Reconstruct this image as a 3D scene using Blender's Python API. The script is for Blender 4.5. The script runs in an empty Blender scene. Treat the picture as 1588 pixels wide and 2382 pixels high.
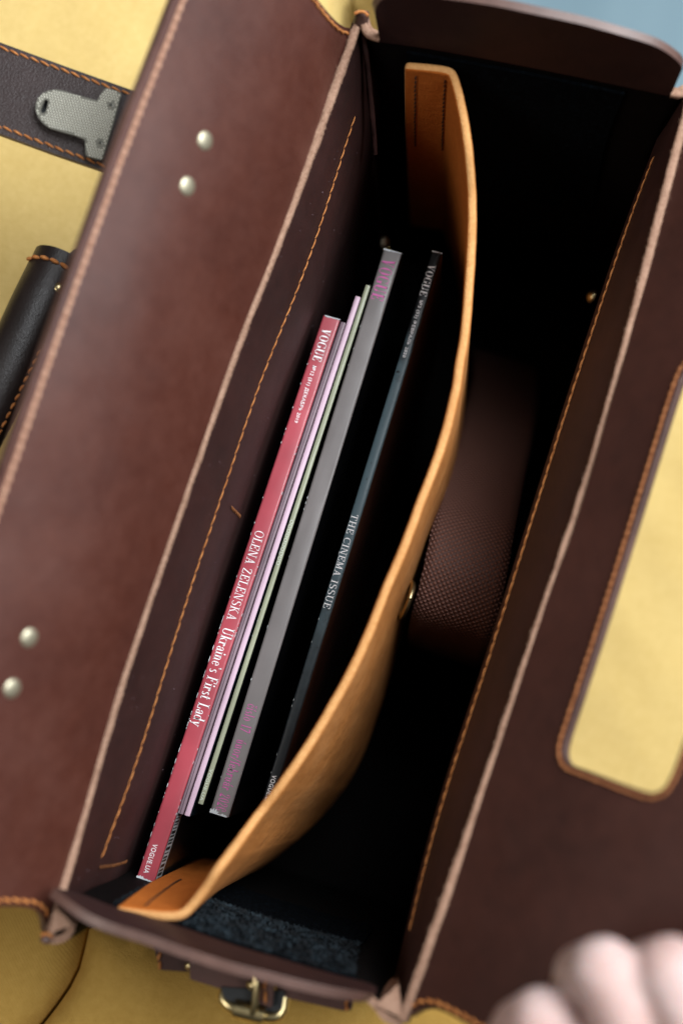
import bpy, bmesh, math, random
from mathutils import Vector, Matrix, noise
from mathutils.geometry import delaunay_2d_cdt
random.seed(7)
R_ = math.radians
scn = bpy.context.scene
col = scn.collection

# ------------------------------------------------------------------ camera
# photograph size and lens in its own pixels; the rim of the bag is the plane z = RIM
PW, PH, F = 1588.0, 2382.0, 3308.0
CX, CY = PW / 2, PH / 2
RIM = 0.72
CAM_H = 0.600                                   # camera height above the rim
_v = Vector(((985 - CX) / F, (1715 - CY) / F, 1)).normalized()    # straight down, seen from the camera
_e = Vector((0.3265, -0.945, 0)); _e.z = -(_e.x * _v.x + _e.y * _v.y) / _v.z
_e.normalize()                                  # along the bag
_z = -_v
_x = _e.cross(_z).normalized()
RC = Matrix((( _x.x, _e.x, _z.x), (_x.y, _e.y, _z.y), (_x.z, _e.z, _z.z)))   # world -> camera (x right, y down, z forward)
RT = RC.transposed()
# the origin is under the middle of the bag's mouth
_d = RT @ Vector(((868 - CX) / F, (1200 - CY) / F, 1))
CAM = Vector((0, 0, RIM)) - _d * (-CAM_H / _d.z)

def ray(px, py):
    return RT @ Vector(((px - CX) / F, (py - CY) / F, 1))
def at(px, py, h=0.0):
    d = ray(px, py)
    return CAM + d * ((RIM + h - CAM.z) / d.z)
def atp(px, py, P, N):
    d = ray(px, py)
    return CAM + d * ((P - CAM).dot(N) / d.dot(N))

cam_d = bpy.data.cameras.new('camera')
cam = bpy.data.objects.new('camera', cam_d); col.objects.link(cam)
cx_, cy_, cz_ = RT @ Vector((1, 0, 0)), RT @ Vector((0, -1, 0)), RT @ Vector((0, 0, -1))
M = Matrix.Identity(4)
for i in range(3):
    M[i][0], M[i][1], M[i][2], M[i][3] = cx_[i], cy_[i], cz_[i], CAM[i]
cam.matrix_world = M
cam_d.sensor_fit = 'VERTICAL'; cam_d.sensor_height = 36.0; cam_d.lens = F / PH * 36.0
cam_d.clip_start = 0.02; cam_d.clip_end = 60
cam_d.dof.use_dof = True
cam_d.dof.focus_distance = (at(640, 1230, -0.068) - CAM).dot(RT @ Vector((0, 0, 1)))
cam_d.dof.aperture_fstop = 2.9
scn.camera = cam

# ------------------------------------------------------------------ light
w = bpy.data.worlds.new('World'); scn.world = w; w.use_nodes = True
bg = w.node_tree.nodes['Background']
bg.inputs[0].default_value = (0.80, 0.76, 0.70, 1); bg.inputs[1].default_value = 0.04

def area(name, direction, dist, sx, sy, power, colour):
    l = bpy.data.lights.new(name, 'AREA'); l.shape = 'RECTANGLE'; l.size = sx; l.size_y = sy
    l.energy = power; l.color = colour
    o = bpy.data.objects.new(name, l); col.objects.link(o)
    d = Vector(direction).normalized()
    o.location = Vector((0, 0, RIM)) + d * dist
    o.rotation_euler = d.to_track_quat('Z', 'Y').to_euler()
    return o
area('window_light', (0.44, 0.45, 0.78), 2.0, 1.7, 1.5, 112, (0.93, 0.97, 1.0))
area('left_fill_light', (-0.50, -0.34, 0.80), 2.2, .7, .7, 16, (1.0, 0.96, 0.90))  # soft lamp added at upper left to brighten the divider tab

scn.view_settings.view_transform = 'Standard'
scn.view_settings.look = 'None'
scn.view_settings.exposure = 0.0
scn.render.engine = 'CYCLES'
scn.cycles.use_denoising = True
scn.cycles.max_bounces = 6

# ------------------------------------------------------------------ materials
class Mat:
    def __init__(s, name):
        s.m = bpy.data.materials.new(name); s.m.use_nodes = True
        s.nt = s.m.node_tree; s.b = s.nt.nodes['Principled BSDF']
        s.tc = s.nt.nodes.new('ShaderNodeTexCoord'); s.bump_out = None
    def n(s, t, **k):
        x = s.nt.nodes.new(t)
        for a, v in k.items(): setattr(x, a, v)
        return x
    def link(s, a, b): s.nt.links.new(a, b)
    def set(s, **k):
        for a, v in k.items(): s.b.inputs[a.replace('_', ' ')].default_value = v
        return s
    def noise(s, scale, detail=3, rough=.55, stretch=None):
        t = s.n('ShaderNodeTexNoise'); t.inputs['Scale'].default_value = scale
        t.inputs['Detail'].default_value = detail; t.inputs['Roughness'].default_value = rough
        if stretch:
            mp = s.n('ShaderNodeMapping'); mp.inputs['Scale'].default_value = stretch
            s.link(s.tc.outputs['Object'], mp.inputs[0]); s.link(mp.outputs[0], t.inputs['Vector'])
        else:
            s.link(s.tc.outputs['Object'], t.inputs['Vector'])
        return t.outputs['Fac']
    def voro(s, scale, feature='F1'):
        t = s.n('ShaderNodeTexVoronoi', feature=feature); t.inputs['Scale'].default_value = scale
        s.link(s.tc.outputs['Object'], t.inputs['Vector']); return t.outputs['Distance']
    def ramp(s, fac, stops):
        r = s.n('ShaderNodeValToRGB'); e = r.color_ramp.elements
        while len(e) < len(stops): e.new(0.5)
        for q, (p, c) in zip(e, stops):
            q.position = p; q.color = (*c, 1) if len(c) == 3 else c
        s.link(fac, r.inputs[0]); return r.outputs[0]
    def mix(s, fac, a, b, blend='MIX'):
        x = s.n('ShaderNodeMix', data_type='RGBA', blend_type=blend)
        for v, i in ((fac, 0), (a, 6), (b, 7)):
            if hasattr(v, 'is_linked'): s.link(v, x.inputs[i])
            else: x.inputs[i].default_value = v if i == 0 else (*v, 1)
        return x.outputs[2]
    def color(s, c): s.link(c, s.b.inputs['Base Color']); return s
    def rough(s, fac, lo, hi):
        r = s.n('ShaderNodeMapRange'); r.inputs['To Min'].default_value = lo; r.inputs['To Max'].default_value = hi
        s.link(fac, r.inputs[0]); s.link(r.outputs[0], s.b.inputs['Roughness']); return s
    def bump(s, h, strength, dist):
        b = s.n('ShaderNodeBump'); b.inputs['Strength'].default_value = strength; b.inputs['Distance'].default_value = dist
        s.link(h, b.inputs['Height'])
        if s.bump_out: s.link(s.bump_out, b.inputs['Normal'])
        s.bump_out = b.outputs[0]; s.link(b.outputs[0], s.b.inputs['Normal']); return s

def leather(name, dark, mid, light, rlo=.36, rhi=.6, spec=.5, grain=.25, wav=.25):
    m = Mat(name)
    big = m.noise(17, 4, .6); fine = m.noise(140, 4, .65)
    c = m.ramp(big, [(.3, dark), (.5, mid), (.72, light)])
    c2 = m.mix(.35, c, m.ramp(fine, [(.3, dark), (.7, light)]))
    m.color(c2).rough(m.noise(60, 4), rlo, rhi)
    m.set(Specular_IOR_Level=spec)
    m.bump(m.noise(9, 3), wav, .004).bump(m.voro(1500), grain, .0003).bump(m.noise(700, 3), grain, .0002)
    return m

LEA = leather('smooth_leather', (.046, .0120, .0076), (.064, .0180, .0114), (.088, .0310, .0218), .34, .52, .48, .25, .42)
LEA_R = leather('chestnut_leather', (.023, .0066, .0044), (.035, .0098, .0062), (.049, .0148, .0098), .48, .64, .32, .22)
LIN = leather('inner_leather', (.014, .0044, .0038), (.022, .0066, .0054), (.034, .0105, .0085), .5, .7, .35, .3)
SHADE_LINING = leather('shade_black_lining', (.0013, .0009, .0009), (.002, .0014, .0014), (.0032, .0024, .0022), .65, .85, .08, .3)  # lining blackened so its colour carries the deep shade inside the bag
DARK = leather('dark_leather', (.016, .010, .0095), (.026, .0165, .016), (.038, .025, .025), .38, .55, .5, .8)
HAND_L = leather('rolled_leather', (.008, .0045, .004), (.013, .0075, .0068), (.02, .012, .011), .35, .5, .5, .4)
RAW = Mat('raw_leather_edge')
RAW.color(RAW.mix(.5, RAW.ramp(RAW.noise(130, 4, .7), [(.3, (.19, .098, .060)), (.7, (.41, .25, .175))]),
                  RAW.ramp(RAW.noise(900, 2), [(.3, (.19, .10, .065)), (.7, (.44, .28, .20))])))
RAW.set(Roughness=.85, Specular_IOR_Level=.2).bump(RAW.noise(1500, 3), .8, .0006)
BURN = leather('burnished_edge', (.050, .022, .016), (.085, .041, .031), (.13, .068, .053), .38, .52, .6, .1)
TAN = Mat('tan_leather')
TAN.color(TAN.mix(.4, TAN.ramp(TAN.noise(28, 5, .6, (1, 1, .5)), [(.3, (.27, .090, .021)), (.5, (.39, .142, .037)), (.75, (.53, .235, .085))]),
                  TAN.ramp(TAN.noise(330, 3), [(.3, (.34, .12, .022)), (.7, (.58, .25, .07))])))
TAN.rough(TAN.noise(50), .45, .65).set(Specular_IOR_Level=.35).bump(TAN.noise(45, 4), .45, .003).bump(TAN.noise(30, 3, .6, (1, 1, .5)), .25, .002).bump(TAN.noise(900, 3), .4, .0005)
SUEDE = Mat('tan_suede')
SUEDE.color(SUEDE.mix(.45, SUEDE.ramp(SUEDE.noise(40, 4, .65), [(.3, (.42, .105, .014)), (.7, (.58, .165, .028))]), SUEDE.ramp(SUEDE.noise(480, 4, .7), [(.3, (.40, .10, .013)), (.7, (.62, .19, .036))])))
SUEDE.set(Roughness=.95, Specular_IOR_Level=.1).bump(SUEDE.noise(120, 4, .6), .5, .002).bump(SUEDE.noise(900, 4, .8), .8, .0009)
TANRIM = Mat('tan_cut_edge')
TANRIM.color(TANRIM.mix(.5, TANRIM.ramp(TANRIM.noise(60, 4), [(.3, (.44, .19, .055)), (.7, (.66, .36, .14))]), TANRIM.ramp(TANRIM.noise(700, 3), [(.3, (.46, .20, .06)), (.7, (.66, .36, .14))])))
TANRIM.set(Roughness=.7, Specular_IOR_Level=.25).bump(TANRIM.noise(900, 4, .7), .7, .0008)
def thread(name, a, b):
    m = Mat(name); m.color(m.ramp(m.noise(420, 2), [(.3, a), (.7, b)])).set(Roughness=.75, Specular_IOR_Level=.25); return m
TH_O = thread('orange_thread', (.32, .105, .025), (.56, .225, .07))
TH_P = thread('faded_thread', (.38, .20, .13), (.50, .295, .20))
TH_B = thread('brown_thread', (.20, .068, .022), (.34, .13, .048))
TH_R = thread('rust_thread', (.11, .038, .012), (.26, .10, .035))
TH_D = thread('dark_thread', (.03, .012, .006), (.06, .025, .012))
METAL = Mat('nickel'); METAL.set(Base_Color=(.20, .195, .165, 1), Metallic=.45, Roughness=.42).bump(METAL.noise(500), .15, .0002)
KNURL = Mat('pale_knurl'); KNURL.set(Base_Color=(.80, .78, .68, 1), Metallic=.2, Roughness=.4)  # bumps set paler than the plate they stand on
BRASS = Mat('brass'); BRASS.set(Base_Color=(.62, .50, .26, 1), Metallic=1.0, Roughness=.3)
RIV = Mat('rivet_metal'); RIV.set(Base_Color=(.52, .48, .35, 1), Metallic=.9, Roughness=.5)
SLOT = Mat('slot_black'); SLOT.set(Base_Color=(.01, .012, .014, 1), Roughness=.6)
PATCH = Mat('hook_and_loop_fabric')
PATCH.color(PATCH.ramp(PATCH.noise(420, 4, .75), [(.38, (.0008, .001, .0014)), (.6, (.0018, .003, .0045)), (.80, (.007, .013, .018))]))
PATCH.set(Roughness=.95, Specular_IOR_Level=.03).bump(PATCH.noise(600, 4, .8), .8, .001)
PILE = Mat('loop_pile'); PILE.color(PILE.ramp(PILE.noise(160, 3, .7), [(.45, (.002, .004, .006)), (.7, (.034, .058, .075))])).set(Roughness=.7)
FLOOR = Mat('blue_floor'); FLOOR.color(FLOOR.ramp(FLOOR.noise(3, 4, .5, (3, .4, 1)), [(.3, (.12, .20, .25)), (.7, (.18, .275, .33))])).set(Roughness=.6)
SKIN = Mat('skin'); SKIN.color(SKIN.ramp(SKIN.noise(45, 3), [(.35, (.45, .29, .26)), (.65, (.54, .41, .39))]))
SKIN.set(Roughness=.62, Specular_IOR_Level=.25, Subsurface_Weight=.35, Subsurface_Scale=.006); SKIN.b.inputs['Subsurface Radius'].default_value = (1, .35, .2)
SKIN.bump(SKIN.noise(90, 3), .5, .002).bump(SKIN.noise(420, 4), .4, .0008)
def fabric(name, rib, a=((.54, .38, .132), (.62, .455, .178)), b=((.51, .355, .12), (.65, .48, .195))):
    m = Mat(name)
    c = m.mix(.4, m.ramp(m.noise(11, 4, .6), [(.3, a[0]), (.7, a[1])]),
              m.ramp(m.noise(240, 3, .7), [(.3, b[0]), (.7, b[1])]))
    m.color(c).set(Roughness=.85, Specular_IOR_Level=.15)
    m.bump(m.noise(14, 3), .35, .01)
    if rib:
        wv = m.n('ShaderNodeTexWave', wave_type='BANDS', bands_direction='X')
        mp = m.n('ShaderNodeMapping'); mp.inputs['Rotation'].default_value = (0, 0, R_(-47))
        m.link(m.tc.outputs['Object'], mp.inputs[0]); m.link(mp.outputs[0], wv.inputs['Vector'])
        wv.inputs['Scale'].default_value = 210; wv.inputs['Distortion'].default_value = .5; wv.inputs['Detail'].default_value = 2
        m.bump(wv.outputs['Fac'], .28, .0005)
    m.bump(m.noise(700, 4, .7), .6, .0009)
    return m
FAB, FAB_RIB_SHADE = fabric('yellow_upholstery', False), fabric('shaded_ribbed_upholstery', True, ((.40, .235, .052), (.47, .285, .070)), ((.37, .215, .046), (.50, .31, .080)))  # ribbed cloth; its deeper mustard puts the near-left shade into the colour
FAB_SHADE = fabric('shaded_upholstery', False, ((.42, .245, .054), (.49, .30, .074)), ((.39, .225, .048), (.52, .325, .084)))  # the plain yellow cloth again, darkened in colour for the shaded near end
WEB = Mat('woven_webbing')
def _web():
    m = WEB
    def wave(rot):
        wv = m.n('ShaderNodeTexWave', wave_type='BANDS', bands_direction='X')
        mp = m.n('ShaderNodeMapping'); mp.inputs['Rotation'].default_value = (0, 0, R_(rot))
        m.link(m.tc.outputs['UV'], mp.inputs[0]); m.link(mp.outputs[0], wv.inputs['Vector'])
        wv.inputs['Scale'].default_value = 150; return wv.outputs['Fac']
    a, b = wave(38), wave(-52)
    mu = m.n('ShaderNodeMath', operation='MULTIPLY'); m.link(a, mu.inputs[0]); m.link(b, mu.inputs[1])
    m.color(m.ramp(mu.outputs[0], [(.05, (.055, .020, .014)), (.6, (.20, .082, .056))])).set(Roughness=.6, Specular_IOR_Level=.4)
    m.bump(mu.outputs[0], .8, .0012)
_web()
def paper(name, c, rough=.35, var=.12, coat=.0):
    m = Mat(name); d = tuple(x * (1 - var) for x in c); l = tuple(min(1, x * (1 + var)) for x in c)
    m.color(m.ramp(m.noise(22, 3), [(.35, d), (.65, l)])).set(Roughness=rough, Coat_Weight=coat, Coat_Roughness=.12)
    return m
PAGES = Mat('page_edges')
def _pages():
    m = PAGES; wv = m.n('ShaderNodeTexNoise'); mp = m.n('ShaderNodeMapping'); mp.inputs['Scale'].default_value = (2500, 4, 4)
    m.link(m.tc.outputs['Object'], mp.inputs[0]); m.link(mp.outputs[0], wv.inputs['Vector']); wv.inputs['Scale'].default_value = 1
    m.color(m.ramp(wv.outputs['Fac'], [(.3, (.22, .17, .16)), (.7, (.55, .48, .47))])).set(Roughness=.8)
_pages()

# ------------------------------------------------------------------ helpers
def link(name, me, mats=(), parent=None, smooth=None):
    for m in mats: me.materials.append(m.m if isinstance(m, Mat) else m)
    o = bpy.data.objects.new(name, me); col.objects.link(o)
    if parent:
        o.parent = parent
        o.matrix_parent_inverse = Matrix.Translation(-wloc(parent))
    if smooth is not None:
        me.shade_smooth()
        if smooth < 180: me.set_sharp_from_angle(angle=R_(smooth))
    return o
def wloc(o):
    # every parent here only translates
    return o.location.copy() if o.parent is None else Vector((0, 0, 0)) + _origin(o)
def _origin(o):
    t = o
    while t.parent: t = t.parent
    return t.location if o is t else Vector((0, 0, 0))
def part(name, me, mats, parent, smooth=None, stuff=False, label=None):
    """mesh data is in world coordinates; the part's own origin stays at the world origin"""
    for m in mats: me.materials.append(m.m)
    o = bpy.data.objects.new(name, me); col.objects.link(o)
    top = parent
    o.parent = parent
    if parent.parent is None: o.matrix_parent_inverse = Matrix.Translation(-parent.location)
    if smooth is not None:
        me.shade_smooth()
        if smooth < 180: me.set_sharp_from_angle(angle=R_(smooth))
    if stuff: o['kind'] = 'stuff'
    if label: o['label'] = label
    return o
def thing(name, label, cat, loc, group=None):
    o = bpy.data.objects.new(name, None); col.objects.link(o); o.location = loc
    o.empty_display_size = .02
    o['label'] = label; o['category'] = cat
    if group: o['group'] = group
    return o
def mesh(name, vs, fs, mi=None):
    me = bpy.data.meshes.new(name); me.from_pydata([tuple(v) for v in vs], [], fs)
    if mi: me.polygons.foreach_set('material_index', mi)
    me.update(); return me
def fixn(me):
    bm = bmesh.new(); bm.from_mesh(me); bmesh.ops.recalc_face_normals(bm, faces=bm.faces); bm.to_mesh(me); bm.free(); return me
def catmull(p, n, closed=False):
    """n points evenly spread along a Catmull-Rom curve through p"""
    p = [Vector(q) for q in p]; L = len(p); out = []
    segs = L if closed else L - 1
    for i in range(segs):
        g = (lambda k: p[k % L]) if closed else (lambda k: p[max(0, min(L - 1, k))])
        a, b, c, d = g(i - 1), g(i), g(i + 1), g(i + 2)
        for k in range(12):
            t = k / 12
            out.append(.5 * (2 * b + (c - a) * t + (2 * a - 5 * b + 4 * c - d) * t * t + (3 * b - a - 3 * c + d) * t ** 3))
    out.append(p[0] if closed else p[-1])
    return resample(out, n)
def resample(p, n):
    p = [Vector(q) for q in p]
    d = [0]
    for a, b in zip(p, p[1:]): d.append(d[-1] + (b - a).length)
    out, j = [], 0
    for i in range(n):
        s = d[-1] * i / (n - 1)
        while j < len(p) - 2 and d[j + 1] < s: j += 1
        t = (s - d[j]) / max(1e-12, d[j + 1] - d[j])
        out.append(p[j].lerp(p[j + 1], min(1, max(0, t))))
    return out
def plen(p): return sum((b - a).length for a, b in zip(p, p[1:]))
def loft(rows, thick=0.0, flip=False, edge_mi=0, back_mi=0):
    """a skin through rows of points, given thickness along its normals; edge faces take material edge_mi"""
    n, m = len(rows), len(rows[0]); vs = [Vector(v) for r in rows for v in r]
    fs = []
    for i in range(n - 1):
        for j in range(m - 1):
            a = i * m + j; f = (a, a + 1, a + m + 1, a + m)
            fs.append(f[::-1] if flip else f)
    mi = [0] * len(fs)
    if thick:
        N = [Vector() for _ in vs]
        for f in fs:
            q = (vs[f[2]] - vs[f[0]]).cross(vs[f[3]] - vs[f[1]])
            for k in f: N[k] += q
        base = len(vs)
        vs = vs + [v - nn.normalized() * thick for v, nn in zip(vs, N)]
        back = [tuple(base + k for k in f[::-1]) for f in fs]
        ring = [(0, j) for j in range(m)] + [(i, m - 1) for i in range(1, n)] + [(n - 1, j) for j in range(m - 2, -1, -1)] + [(i, 0) for i in range(n - 2, 0, -1)]
        ids = [i * m + j for i, j in ring]
        side = []
        for a, b in zip(ids, ids[1:] + ids[:1]):
            f = (b, a, base + a, base + b); side.append(f[::-1] if flip else f)
        fs = fs + back + side
        mi = mi + [back_mi] * len(back) + [edge_mi] * len(side)
    return mesh('sheet', vs, fs, mi)
def inside(q, poly):
    c = False; n = len(poly); x, y = q
    for i in range(n):
        x0, y0 = poly[i]; x1, y1 = poly[i - 1]
        if (y0 > y) != (y1 > y) and x < (x1 - x0) * (y - y0) / (y1 - y0) + x0: c = not c
    return c
def near(q, poly, r):
    for p in poly:
        if (p[0] - q[0]) ** 2 + (p[1] - q[1]) ** 2 < r * r: return True
    return False
def plate(outline, holes, step, fmap, thick, edge_mi=1):
    """flat leather or metal cut to an outline with holes, meshed finely, mapped to 3D by fmap(u, v) -> (point, normal)"""
    loops = [outline] + holes
    pts, edges = [], []
    for lp in loops:
        b = len(pts); pts += [Vector(p) for p in lp]
        edges += [(b + i, b + (i + 1) % len(lp)) for i in range(len(lp))]
    us = [p[0] for p in outline]; vs_ = [p[1] for p in outline]
    allb = [p for lp in loops for p in lp]
    y = min(vs_)
    row = 0
    while y < max(vs_):
        x = min(us) + (step / 2 if row % 2 else 0)
        while x < max(us):
            q = (x, y)
            if inside(q, outline) and not any(inside(q, h) for h in holes) and not near(q, allb, step * .55): pts.append(Vector(q))
            x += step
        y += step * .87; row += 1
    V, E_, Fc, *_ = delaunay_2d_cdt(pts, edges, [], 0, 1e-7)
    keep = []
    for f in Fc:
        c = sum((V[k] for k in f), Vector((0, 0))) / len(f)
        if inside(c, outline) and not any(inside(c, h) for h in holes):
            a, b, d = V[f[0]], V[f[1]], V[f[2]]
            keep.append(tuple(f) if (b - a).cross(d - a) > 0 else tuple(f[::-1]))
    top, bot = [], []
    for q in V:
        P, N = fmap(q[0], q[1]); top.append(P); bot.append(P - N * thick)
    n = len(V); fs = list(keep); mi = [0] * len(keep)
    cnt = {}
    for f in keep:
        for i in range(3): cnt[(f[i], f[(i + 1) % 3])] = 1
    for f in keep: fs.append(tuple(n + k for k in f[::-1])); mi.append(0)
    for (a, b) in list(cnt):
        if (b, a) not in cnt: fs.append((b, a, n + a, n + b)); mi.append(edge_mi)
    return mesh('plate', top + bot, fs, mi)
def frame(T, N):
    T = T.normalized(); S = T.cross(N).normalized(); return T, S, S.cross(T).normalized()
def tube(path, rad, sides=8, up=Vector((0, 0, 1)), flat=1.0, cap=True):
    """round or flattened tube along a path, radius may be a list"""
    vs, fs = [], []; n = len(path)
    for i, p in enumerate(path):
        T = (path[min(n - 1, i + 1)] - path[max(0, i - 1)])
        T, S, U = frame(T, up); r = rad[i] if isinstance(rad, (list, tuple)) else rad
        for k in range(sides):
            a = 2 * math.pi * k / sides
            vs.append(p + S * math.cos(a) * r + U * math.sin(a) * r * flat)
    for i in range(n - 1):
        for k in range(sides):
            a = i * sides + k; b = i * sides + (k + 1) % sides
            fs.append((a, a + sides, b + sides, b))
    if cap:
        fs.append(tuple(range(sides))); fs.append(tuple((n - 1) * sides + k for k in range(sides - 1, -1, -1)))
    return vs, fs
def join(chunks):
    V, Fs = [], []
    for vs, fs in chunks:
        b = len(V); V += vs; Fs += [tuple(b + k for k in f) for f in fs]
    return V, Fs
def stitches(path, normal, pitch=.0052, fill=.82, r=.00055, slant=.0004, lift=.0002, jit=.0001):
    """a row of thread stitches lying on a surface along path; normal is a vector or f(i) for each path point"""
    L = plen(path); n = max(2, int(L / pitch)); pts = resample(path, n * 4 + 1)
    ch = []
    for i in range(n):
        a, b = pts[4 * i], pts[4 * i + 4]
        N = normal(i / n) if callable(normal) else normal
        T, S, U = frame(b - a, N)
        c = (a + b) / 2 + U * lift + S * random.uniform(-jit, jit); hl = (b - a).length * fill / 2
        q = []
        for t, rr, up in ((-1, .35, -.5), (-.75, .8, .15), (-.25, 1.05, .55), (.25, 1.05, .55), (.75, .8, .15), (1, .35, -.5)):
            q.append((c + T * hl * t + S * slant * t + U * r * up, r * rr))
        v, f = tube([x[0] for x in q], [x[1] for x in q], 6, U); ch.append((v, f))
    V, Fs = join(ch); return mesh('thread', V, Fs)
def fuzzy_bar(path, width, height, N=Vector((0, 0, 1)), seg=.0012, rough=.00035):
    """the cut edge of thick leather: a bar along path with an uneven, slightly furred outline"""
    n = int(plen(path) / seg); p = resample(path, n); prof = [(-.5, -1), (-.5, -.15), (-.36, 0), (-.1, .07), (.12, .05), (.36, 0), (.5, -.2), (.5, -1)]
    vs, fs = [], []; m = len(prof)
    for i, q in enumerate(p):
        T, S, U = frame(p[min(n - 1, i + 1)] - p[max(0, i - 1)], N)
        for k, (a, b) in enumerate(prof):
            x = q + S * a * width + U * b * height
            j = noise.noise(Vector((i * .9, k * 3.1, 0))) * rough + noise.noise(Vector((i * .11, k * .7, 5))) * rough * 1.2
            vs.append(x + S * j + U * j * .5)
    for i in range(n - 1):
        for k in range(m - 1):
            a = i * m + k; fs.append((a, a + m, a + m + 1, a + 1))
    return mesh('edge', vs, fs)
def fibres(path, width, count, N=Vector((0, 0, 1)), ln=.0016):
    p = resample(path, 400); ch = []
    for _ in range(count):
        i = random.randrange(1, 398); T, S, U = frame(p[i + 1] - p[i - 1], N)
        s = random.choice((-1, 1)); a = p[i] + S * s * width * random.uniform(.3, .5)
        d = (S * s + T * random.uniform(-1, 1) + U * random.uniform(-.4, .8)).normalized() * ln * random.uniform(.3, 1)
        ch.append(tube([a, a + d * .5 + U * .0002, a + d], [.00009, .00008, .00004], 3, U))
    V, Fs = join(ch); return mesh('fibre', V, Fs)
def dome(c, N, r, h, seg=20, rings=6, T=Vector((0, 1, 0))):
    T, S, U = frame(T, N); vs = [c + U * h]; fs = []
    for i in range(1, rings + 1):
        a = i / rings * math.pi / 2
        for k in range(seg):
            b = 2 * math.pi * k / seg
            vs.append(c + (S * math.cos(b) + T * math.sin(b)) * r * math.sin(a) + U * h * math.cos(a))
    for k in range(seg):
        fs.append((0, 1 + k, 1 + (k + 1) % seg))
        for i in range(rings - 1):
            a = 1 + i * seg; fs.append((a + k, a + seg + k, a + seg + (k + 1) % seg, a + (k + 1) % seg))
    return vs, fs
def bevel(o, wd, seg=2, ang=50):
    b = o.modifiers.new('bevel', 'BEVEL'); b.width = wd; b.segments = seg; b.limit_method = 'ANGLE'; b.angle_limit = R_(ang)
def px(lst, h): return [at(p[0], p[1], p[2] if len(p) > 2 else h) for p in lst]
Z = Vector((0, 0, 1))

# ------------------------------------------------------------------ setting: floor and sofa
def floor():
    z = 0.0
    me = mesh('floor', [(-6, -6, z), (6, -6, z), (6, 6, z), (-6, 6, z)], [(0, 1, 2, 3)])
    o = link('floor', me, [FLOOR]); o['kind'] = 'structure'
floor()

SEAT_H = -0.290
sofa = thing('sofa', 'yellow fabric sofa under and around the open leather bag', 'sofa', (0, 0, 0))
def pillow(name, outline, h, crown, depth, mat, rounding=.02, step=.012, wrinkle=.0):
    """an upholstered block: outline in plan (x, y), domed top at height h above the rim, sides going down"""
    out = resample([Vector((*p, 0)) for p in outline + outline[:1]], int(plen([Vector((*p, 0)) for p in outline + outline[:1]]) / step) + 1)[:-1]
    ol = [(p.x, p.y) for p in out]
    pts = [Vector(p) for p in ol]; edges = [(i, (i + 1) % len(ol)) for i in range(len(ol))]
    xs = [p[0] for p in ol]; ys = [p[1] for p in ol]; y = min(ys)
    while y < max(ys):
        x = min(xs)
        while x < max(xs):
            if inside((x, y), ol) and not near((x, y), ol, step * .5): pts.append(Vector((x, y)))
            x += step
        y += step
    V, E_, Fc, *_ = delaunay_2d_cdt(pts, edges, [], 0, 1e-7)
    fs = []
    for f in Fc:
        c = sum((V[k] for k in f), Vector((0, 0))) / 3
        if inside(c, ol):
            a, b, d = V[f[0]], V[f[1]], V[f[2]]; fs.append(tuple(f) if (b - a).cross(d - a) > 0 else tuple(f[::-1]))
    vs = []
    for q in V:
        d = min((Vector(p) - q).length for p in ol)
        e = min(1, d / rounding); z = RIM + h - rounding * (1 - math.sqrt(max(0, 1 - (1 - e) ** 2))) + crown * min(1, d / .12)
        z += wrinkle * (noise.noise(Vector((q.x * 9 + q.y * 16, q.y * 3 - q.x * 2, 1))) + .6 * noise.noise(Vector((q.x * 20 + q.y * 30, 3, 2)))) * min(1, d / .03)
        vs.append(Vector((q.x, q.y, z)))
    n = len(vs); bd = {}
    for f in fs:
        for i in range(3): bd[(f[i], f[(i + 1) % 3])] = 1
    low = {}
    for (a, b) in list(bd):
        if (b, a) not in bd:
            for k in (a, b):
                if k not in low: low[k] = len(vs); vs.append(Vector((vs[k].x, vs[k].y, RIM + h - depth)))
            fs.append((b, a, low[a], low[b]))
    return part(name, mesh(name, vs, fs), [mat], sofa, smooth=60)
def xy(lst, h): return [(lambda p: (p.x, p.y))(at(a, b, h)) for a, b in lst]
# seat: runs under the bag; its front edge crosses obliquely beyond the far end of the bag
seat_pts = xy([(940, -90), (1330, 150), (1700, 420), (2150, 760)], SEAT_H)
pillow('seat_cushion', [(-.85, -.75), (.75, -.75)] + seat_pts[::-1] + [(seat_pts[0][0] - .02, .75), (-.85, .75)], SEAT_H, .0, .25, FAB, .03, .020, .011)
# back cushion on the left, its top just below the rim; arm cushion along the near end, meeting in a seam
BH = -0.125
seam = xy([(210, 2110), (186, 2165), (178, 2200), (172, 2235), (158, 2275), (138, 2310), (108, 2352), (70, 2400), (10, 2470), (-60, 2560)], BH)
up_in = xy([(800, -60), (660, 300), (420, 1000), (215, 1600)], BH)
low_in = xy([(200, 1640), (120, 1900), (140, 2090)], BH)
a_ = at(905, -60, BH); ys = up_in[-1][1]
pillow('back_cushion', [(-.75, ys)] + up_in[::-1] + [(a_.x, a_.y - .01), (a_.x + .01, .55), (-.75, .55)], BH - .004, .004, .2, FAB, .012, .011, .003)
pillow('ribbed_cushion', [(-.75, -.6)] + seam[::-1] + low_in[::-1] + [(-.75, low_in[0][1])], BH - .004, .004, .2, FAB_RIB_SHADE, .012, .011, .003)
arm_far = xy([(260, 2155), (420, 2200), (700, 2290), (860, 2330), (1000, 2420), (1200, 2500)], BH)
seam2 = [(x + .0022, y) for x, y in seam]
pillow('arm_cushion', seam2[1:] + [(-.3, -.6), (.5, -.6)] + arm_far[::-1], BH, .004, .2, FAB_SHADE, .012, .010, .005)

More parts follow.
